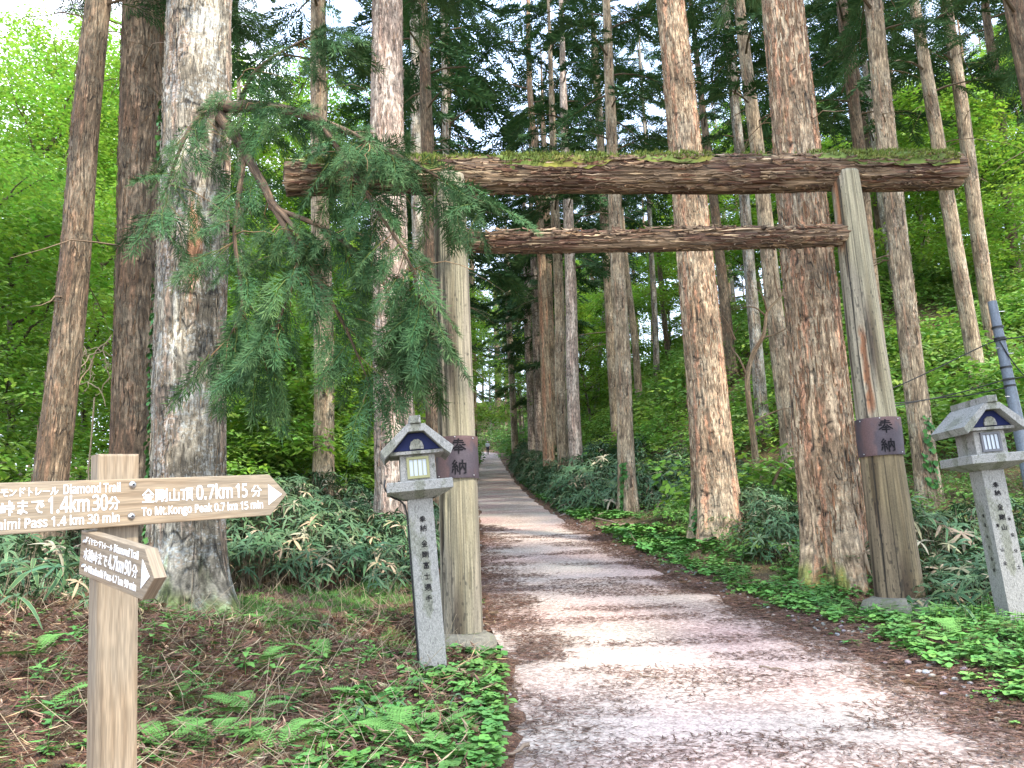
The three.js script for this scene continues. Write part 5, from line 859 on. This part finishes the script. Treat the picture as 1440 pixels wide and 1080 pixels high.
  // ferns, each frond a part
  const frond = (seed) => { const g = new Geo(), r = rng(seed), rc = (t) => V(t, 0.42 * t - 0.55 * t * t, 0.03 * Math.sin(t * 4 + seed)), N = 15; g.tube([0, 0.33, 0.66, 1].map(rc), (t) => 0.008 * (1 - 0.7 * t), 3, [0.9, 0.8, 0.6]);
    for (let k = 0; k < N; k++) for (const sd of [1, -1]) { const t = 0.16 + 0.84 * k / N, o = rc(t), L = 0.3 * Math.sin(Math.PI * Math.pow(0.12 + 0.86 * (1 - t), 0.75)) * (0.85 + 0.3 * r()), d = V(0.38, -0.14, sd).normalize(), c = 0.85 + 0.3 * r(); for (let j = 0; j < 4; j++) { const s = j / 4, p = o.clone().addScaledVector(d, L * s), w = 0.034 * (1 - 0.6 * s); g.blade(p, p.clone().add(V(0.02 + w * 0.6, -0.01, sd * L * 0.16 + w * 0.5)), w * 0.75, V(0.8, 0.1, -sd * 0.5).normalize(), [c, c, c], 0.4); g.blade(p, p.clone().add(V(-w * 0.35, -0.01, sd * (L * 0.16 + w * 0.5))), w * 0.75, V(0.8, 0.1, sd * 0.4).normalize(), [c, c, c], 0.4); } g.blade(o, o.clone().addScaledVector(d, L), 0.03, V(1, 0, 0), [c * 0.95, c * 0.95, c * 0.95], 0.3); }
    return g.build(); };
  const FR = [frond(1), frond(2), frond(3)];
  const hit = (px, py) => { const v = ray(px, py); for (let t = 1.5; t < 60; t += 0.02) { const p = v.clone().multiplyScalar(t).add(EYE); if (p.y < land(p.x, p.z)) return p; } return null; };
  const fr = rng(71);
  for (const [px, py, s, n] of [[345, 1010, 0.3, 6], [420, 985, 0.28, 5], [300, 1040, 0.3, 6], [475, 1040, 0.32, 6], [390, 1062, 0.3, 6], [560, 1050, 0.26, 5], [610, 1035, 0.25, 5], [250, 985, 0.28, 5], [395, 885, 0.34, 6], [460, 930, 0.3, 5], [520, 990, 0.26, 5], [230, 1060, 0.28, 5], [60, 1000, 0.24, 5], [40, 930, 0.24, 4], [640, 1070, 0.24, 5], [365, 940, 0.26, 5], [1352, 905, 0.3, 5], [1210, 862, 0.24, 5]]) {
    const p = hit(px, py); if (!p) continue; const g = thing('fern', 'light green fern with arching feathery fronds growing from the litter', 'fern', 'ferns on the forest floor', p, fr() * 6);
    for (let k = 0; k < n; k++) { const m = part('frond', FR[k % 3], M.fern, g); m.rotation.set(0, k / n * 6.28 + fr() * 0.6, 0.15 + 0.5 * fr(), 'YXZ'); m.scale.setScalar(s * (0.8 + 0.5 * fr())); }
  }
  // young plants with broad pointed leaves
  const lg = new Geo(); { const rows = []; for (let i = 0; i <= 6; i++) { const t = i / 6, w = 0.2 * Math.pow(Math.sin(Math.PI * Math.min(0.99, 0.04 + 0.96 * t)), 0.8), y = 0.12 * t - 0.35 * t * t; rows.push([-1, 0, 1].map((s) => lg.v(V(t, y + Math.abs(s) * 0.05 * (w / 0.2), s * w), [1, 1, 1 - 0.1 * Math.abs(s)]))); } for (let i = 0; i < 6; i++) for (const j of [0, 1]) lg.quad(rows[i][j], rows[i][j + 1], rows[i + 1][j + 1], rows[i + 1][j]); }
  const BROAD = lg.build(), stalk = stick;
  for (const [px, py, h, n, L] of [[345, 950, 0.2, 7, 0.1], [380, 960, 0.16, 6, 0.1], [430, 965, 0.2, 7, 0.11], [455, 940, 0.15, 5, 0.1], [520, 930, 0.2, 6, 0.12], [385, 870, 0.22, 7, 0.12], [200, 870, 0.25, 6, 0.13], [215, 915, 0.2, 6, 0.12], [690, 960, 0.16, 7, 0.09], [655, 985, 0.14, 7, 0.08], [715, 1010, 0.14, 6, 0.08], [700, 1055, 0.15, 7, 0.08], [1300, 905, 0.16, 7, 0.1], [1390, 925, 0.14, 7, 0.1], [1160, 850, 0.14, 6, 0.09], [1235, 870, 0.14, 6, 0.1]]) {
    const p = hit(px, py); if (!p) continue; const g = thing('seedling', 'young plant with pointed light green leaves sprouting through the litter', 'seedling', 'leafy seedlings on the forest floor', p, fr() * 6);
    const st = part('stem', stalk, M.herb, g); st.scale.set(0.005, h, 0.005);
    for (let k = 0; k < n; k++) { const m = part('leaf', BROAD, M.fern, g, V(0, h * (0.45 + 0.55 * k / n), 0)); m.rotation.set((fr() - 0.5) * 0.5, k * 2.4, 0.25 * fr(), 'YXZ'); m.scale.setScalar(L * (0.8 + 0.4 * fr())); }
  }
  // single sasa shoots
  for (const [px, py, s] of [[512, 1030, 0.9], [590, 955, 0.7], [450, 905, 1], [20, 880, 1.2], [10, 840, 1.1], [560, 1010, 0.7], [1360, 880, 1], [640, 1000, 0.6], [590, 985, 0.8]]) {
    const p = hit(px, py); if (!p) continue; const g = thing('sasa_shoot', 'single sasa shoot with long dark green leaves in the litter', 'dwarf bamboo', 'sasa shoots on the forest floor', p, fr() * 6);
    const h = 0.16 * s, st = part('stem', stalk, M.straw, g); st.scale.set(0.006, h, 0.006); const f = part('leaf_fan', FANS[Math.floor(fr() * 2)], M.sasa, g, V(0, h, 0)); f.scale.setScalar(s * 0.8);
  }
  // fallen branches on the verge and sticks on the path
  for (const [a, b, w, lab] of [[[800, 722], [872, 742], 0.035, 'bleached fallen branch on the verge where the path bends'], [[818, 735], [860, 720], 0.022, 'thin crooked branch crossing the bleached fallen branch'], [[840, 745], [905, 738], 0.028, 'dark fallen branch beside the bleached one'], [[782, 716], [826, 726], 0.02, 'short grey stick at the end of the branch pile'], [[860, 752], [925, 775], 0.03, 'mossy half buried root along the path edge'], [[1090, 828], [1160, 842], 0.02, 'thin stick lying before the flaky cedar'], [[745, 1062], [660, 1074], 0.012, 'short pale twig lying across the path edge'], [[1070, 952], [1110, 958], 0.008, 'small dark twig on the pale paving'], [[900, 965], [925, 968], 0.007, 'tiny dark twig in the bright patch of paving'], [[300, 880], [390, 905], 0.012, 'pale fallen stick at the foot of the giant cedar'], [[380, 1078], [470, 1050], 0.012, 'bent pale twig among the ferns']]) {
    const A = hit(...a), B = hit(...b); if (!A || !B) continue; const g = new Geo(), r = rng(Math.round(a[0] + b[1])), pts = []; for (let k = 0; k <= 9; k++) { const t = k / 9, p = A.clone().lerp(B, t).add(V((r() - 0.5) * w * 3, 0, (r() - 0.5) * w * 3)); p.y = Math.max(land(p.x, p.z), edgeOf(p.x, p.z) < 0.02 ? prof(-p.z) + 0.016 : -9) + w * (0.8 + 1.2 * r()); pts.push(p); }
    g.tube(pts, (t) => w * (1 - 0.5 * t), 7, [2.6, 2.4, 2.1], 1, (q, l) => 1 + 0.25 * vn(q * 2, l * 9)); if (w > 0.015) { const m = pts[5]; g.tube(curve(m, m.clone().add(V((r() - 0.5) * 0.5, 0.12 + 0.1 * r(), (r() - 0.5) * 0.5)), 0.02, 4, r, 0.03), (t) => w * 0.45 * (1 - 0.6 * t), 5, [2.4, 2.2, 2]); }
    topMesh('fallen_branch', g.build(), M.twig, lab, 'branch', 'dead wood on the ground');
  }
}

// ------------------------------------------------------------------ bare sapling, dead vine, pole and cables
{
  const d = 18.5, g = thing('bare_sapling', 'crooked bare sapling with dark twisting branches before the pale slim cedar', 'sapling', null, V(0, 0, 0)); const L = (l, dd = d) => l.map(([x, y]) => at(x, y, dd));
  const tr = L([[1067, 693], [1062, 640], [1056, 590], [1051, 531], [1058, 500], [1074, 470], [1079, 439], [1100, 413], [1107, 388]]); const f = tr[0].clone(); f.y = land(f.x, f.z) - 0.1; tr.unshift(f);
  const t = new Geo(); t.tube(new THREE.CatmullRomCurve3(tr).getPoints(50), (q) => lerp(0.1, 0.022, q), 10, [1.4, 1.35, 1.25], 0.5, (a, l) => 1 + 0.15 * vn(a * 2, l * 4)); part('trunk', t.build(), M.limb, g);
  for (const l of [[[1051, 531], [1040, 505], [1034, 478], [1037, 460]], [[1074, 474], [1092, 468], [1112, 460]], [[1055, 596], [1080, 583], [1100, 575], [1122, 571]], [[1079, 440], [1070, 420], [1066, 400]], [[1078, 445], [1060, 432], [1040, 428]], [[1034, 478], [1020, 455], [1008, 446]], [[1096, 418], [1090, 395], [1082, 380]]]) { const q = new Geo(), r = rng(l[0][0]); const pts = L(l); pts.forEach((p, k) => { p.z += (r() - 0.5) * 0.5 * k; }); q.tube(new THREE.CatmullRomCurve3(pts).getPoints(14), (s) => lerp(0.028, 0.008, s), 6, [1.1, 1, 0.95]); part('branch', q.build(), M.limb, g); }
  const g2 = thing('bare_sapling', 'short bowed bare branch rising from the sasa by the flaky cedar', 'sapling', null, V(0, 0, 0)); const q = L([[1083, 700], [1088, 680], [1100, 656], [1123, 640], [1140, 634]], 17); q[0].y = Math.min(q[0].y, land(q[0].x, q[0].z)); const t2 = new Geo(); t2.tube(new THREE.CatmullRomCurve3(q).getPoints(20), (s) => lerp(0.045, 0.015, s), 7, [0.9, 0.85, 0.8]); part('stem', t2.build(), M.limb, g2);
  // pale dead vine hanging between the two dark cedars
  const v = new Geo(), r = rng(88); for (let k = 0; k < 16; k++) { const a = at(110 + 50 * r(), 480 + 60 * r(), 11.6 + 0.6 * r()), b = a.clone().add(V((r() - 0.4) * 0.8, (r() - 0.6) * 0.9, (r() - 0.5) * 0.5)); v.tube(curve(a, b, (r() - 0.5) * 0.3, 7, r, 0.07), (s) => 0.009 * (1 - 0.5 * s), 4, [1, 0.95, 0.9]); }
  for (const [a, b] of [[[160, 470], [104, 560]], [[158, 500], [110, 520]], [[112, 540], [150, 570]]]) v.tube(curve(at(...a, 11.6), at(...b, 11.2), 0.15, 9, r, 0.05), () => 0.009, 4, [1.1, 1, 0.95]);
  const stem = curve(at(135, 560, 11.5), V(at(135, 560, 11.5).x, land(at(135, 560, 11.5).x, -11.5), -11.5), 0, 8, r, 0.08); v.tube(stem, () => 0.012, 5, [1, 0.95, 0.9]);
  topMesh('dead_vine', v.build(), M.straw, 'tangle of pale dead vine between the two dark cedars', 'vine');
  // blue grey pole with banded cables
  const pd = 14, top = at(1395, 424, pd), low = at(1441, 640, pd), dir = low.clone().sub(top).normalize(), foot = top.clone().addScaledVector(dir, (top.y - land(low.x, -pd) + 0.2) / -dir.y);
  const p = thing('utility_pole', 'slim blue grey utility pole behind the dark framed lantern', 'pole', null, V(0, 0, 0)), pg = new Geo(), rings = pg.tube([foot, foot.clone().lerp(top, 0.5), top], (s) => lerp(0.125, 0.075, s), 24, [1, 1, 1], 1); pg.cap(rings[2], top.clone().add(V(0, 0.01, 0)), [1, 1, 1]);
  part('shaft', pg.build(false), new THREE.MeshStandardMaterial({ color: new THREE.Color().setRGB(0.2, 0.235, 0.29), roughness: 0.55, map: tex(256, 256, (u, w) => { const k = 215 + 22 * tn(u, w, 9, 2, 5) + 18 * tn(u, w, 40, 40, 6); return [k, k, k]; }) }), p);
  for (const y of [462, 478, 519, 536, 545, 480]) { const c = top.clone().lerp(low, (y - 424) / (640 - 424)); const b = new Geo(); b.tube([c.clone().addScaledVector(dir, -0.02), c.clone().addScaledVector(dir, 0.02)], () => 0.102, 20, [1, 1, 1]); part('band', b.build(false), M.cable, p); }
  const bolt = new THREE.CylinderGeometry(0.01, 0.01, 0.12, 6); for (const [y, k] of [[440, 1], [492, -1], [500, 1], [560, -1], [600, 1]]) { const c = top.clone().lerp(low, (y - 424) / (640 - 424)).add(V(0.1 * k, 0, 0.05)); part('step_bolt', bolt, M.steel, p, c, [0, 0, 1.57]); }
  for (const [l, lab] of [[[[1500, 455], [1440, 473], [1402, 479], [1360, 497], [1315, 519], [1225, 556], [1110, 572]], 'black cable looping from the pole past the lantern roof'], [[[1500, 515], [1440, 530], [1415, 534], [1350, 552], [1290, 564], [1215, 570]], 'upper thin black cable strung through the slim cedars'], [[[1415, 545], [1360, 556], [1310, 561], [1240, 575]], 'lower thin black cable strung through the slim cedars'], [[[1406, 480], [1418, 500], [1440, 528], [1490, 570]], 'black cable slanting down from the pole band']]) { const g = new Geo(); g.tube(new THREE.CatmullRomCurve3(l.map(([x, y]) => at(x, y, 13.9))).getPoints(50), () => 0.012, 6, [1, 1, 1]); topMesh('cable', g.build(false), M.cable, lab, 'cable', 'cables on the pole'); }
}

// ------------------------------------------------------------------ the walker far up the path
function person(label, px, py, d, cloth, turn, s = 1) {
  const base = at(px, py, d); base.y = prof(d) + 0.012; const g = thing('person', label, 'person', null, base, turn); g.scale.setScalar(s);
  const J = { hipL: V(-0.09, 0.9, 0), kneeL: V(-0.1, 0.49, 0.1), ankL: V(-0.1, 0.09, 0.02), toeL: V(-0.11, 0.045, 0.2), hipR: V(0.09, 0.9, 0), kneeR: V(0.1, 0.48, -0.02), ankR: V(0.1, 0.1, -0.2), toeR: V(0.11, 0.045, -0.04), pel: V(0, 0.96, 0), chest: V(0, 1.3, 0.02), neck: V(0, 1.46, 0.03), head: V(0, 1.6, 0.05), shL: V(-0.18, 1.39, 0.02), elL: V(-0.24, 1.12, -0.05), wrL: V(-0.23, 0.9, 0.06), shR: V(0.18, 1.39, 0.02), elR: V(0.24, 1.12, 0.06), wrR: V(0.22, 0.93, 0.2) };
  const body = (bones, color, name, lo, hi, N = 44) => {
    const mc = new MarchingCubes(N, new THREE.MeshStandardMaterial(), false, false, 60000), c = lo.clone().add(hi).multiplyScalar(0.5), h = Math.max(hi.x - lo.x, hi.y - lo.y, hi.z - lo.z) / 2;
    for (let k = 0; k < N; k++) for (let j = 0; j < N; j++) for (let i = 0; i < N; i++) { const p = V((i - N / 2) / (N / 2), (j - N / 2) / (N / 2), (k - N / 2) / (N / 2)).multiplyScalar(h).add(c); let f = 0; for (const [a, b, ra, rb, sq = 1] of bones) { const ab = b.clone().sub(a), t = clamp(p.clone().sub(a).dot(ab) / (ab.lengthSq() || 1), 0, 1), q = a.clone().addScaledVector(ab, t), dx = (p.x - q.x) * sq, di = Math.hypot(dx, p.y - q.y, p.z - q.z) - lerp(ra, rb, t); f += Math.exp(-45 * di); } mc.field[k * N * N + j * N + i] = Math.log(f + 1e-30) / 45; }
    mc.isolation = 0; mc.update(); const n = mc.count, pos = mc.positionArray.slice(0, n * 3), nor = mc.normalArray.slice(0, n * 3); for (let i = 0; i < n; i++) { pos[3 * i] = pos[3 * i] * h + c.x; pos[3 * i + 1] = pos[3 * i + 1] * h + c.y; pos[3 * i + 2] = pos[3 * i + 2] * h + c.z; }
    const ge = new THREE.BufferGeometry(); ge.setAttribute('position', new THREE.BufferAttribute(pos, 3)); ge.setAttribute('normal', new THREE.BufferAttribute(nor, 3)); return part(name, ge, new THREE.MeshStandardMaterial({ color: new THREE.Color().setRGB(...color), roughness: 0.85 }), g);
  };
  const hand = []; for (const sd of ['L', 'R']) { const w = J['wr' + sd]; hand.push([w, w.clone().add(V(0, -0.08, 0.02)), 0.028, 0.03]); for (let k = 0; k < 4; k++) { const o = w.clone().add(V(0.018 * (k - 1.5), -0.09, 0.02)); hand.push([o, o.clone().add(V(0, -0.065 + 0.008 * Math.abs(k - 1.5), 0.02)), 0.009, 0.008]); } hand.push([w.clone().add(V(0, -0.04, 0.03)), w.clone().add(V(0, -0.08, 0.065)), 0.01, 0.009]); }
  body([[J.neck.clone().add(V(0, -0.05, 0)), J.neck.clone().add(V(0, 0.06, 0)), 0.055, 0.05], [J.head, J.head.clone().add(V(0, 0.05, -0.02)), 0.085, 0.09], [J.head.clone().add(V(0, -0.07, 0.03)), J.head.clone().add(V(0, -0.03, 0.05)), 0.045, 0.05], [J.head.clone().add(V(0, 0, 0.1)), J.head.clone().add(V(0, -0.03, 0.115)), 0.012, 0.015], [J.elL, J.wrL, 0.042, 0.03], [J.elR, J.wrR, 0.042, 0.03], ...hand], [0.45, 0.27, 0.19], 'body', V(-0.45, 0.7, -0.45), V(0.45, 1.8, 0.45), 64);
  body([[J.pel, J.chest, 0.13, 0.14, 0.82], [J.shL, J.shR, 0.075, 0.075], [J.chest, J.neck, 0.1, 0.06], [J.shL, J.elL, 0.065, 0.055], [J.shR, J.elR, 0.065, 0.055]], cloth[0], 'shirt', V(-0.4, 0.7, -0.4), V(0.4, 1.55, 0.4));
  body([[J.pel, J.hipL, 0.13, 0.1], [J.pel, J.hipR, 0.13, 0.1], [J.hipL, J.kneeL, 0.095, 0.065], [J.kneeL, J.ankL, 0.065, 0.045], [J.hipR, J.kneeR, 0.095, 0.065], [J.kneeR, J.ankR, 0.065, 0.045]], cloth[1], 'trousers', V(-0.35, 0, -0.5), V(0.35, 1.15, 0.5));
  body([[J.ankL, J.toeL, 0.05, 0.042], [J.ankR, J.toeR, 0.05, 0.042]], [0.03, 0.03, 0.03], 'shoes', V(-0.3, -0.02, -0.35), V(0.3, 0.3, 0.35));
  body([[J.head.clone().add(V(0, 0.06, -0.03)), J.head.clone().add(V(0, 0.08, 0.02)), 0.095, 0.085], [J.head.clone().add(V(0, 0.02, -0.06)), J.head.clone().add(V(0, 0.06, -0.05)), 0.07, 0.08]], cloth[2], 'hat', V(-0.2, 1.5, -0.2), V(0.2, 1.85, 0.2), 36);
  body([[V(0, 1.34, -0.18), V(0, 1.06, -0.2), 0.12, 0.13]], cloth[3], 'backpack', V(-0.3, 0.8, -0.5), V(0.3, 1.6, 0.1), 36);
  return g;
}
person('walker in a pale shirt and dark trousers with a backpack coming down the path', 686, 638, 100, [[0.6, 0.6, 0.62], [0.03, 0.035, 0.05], [0.5, 0.5, 0.5], [0.04, 0.05, 0.08]], 0.15);
person('walker in dark clothes on the upper path beside the torii post', 671.5, 631, 112, [[0.03, 0.03, 0.04], [0.03, 0.03, 0.03], [0.04, 0.04, 0.05], [0.05, 0.05, 0.06]], 0.3);

renderer.render(scene, camera);
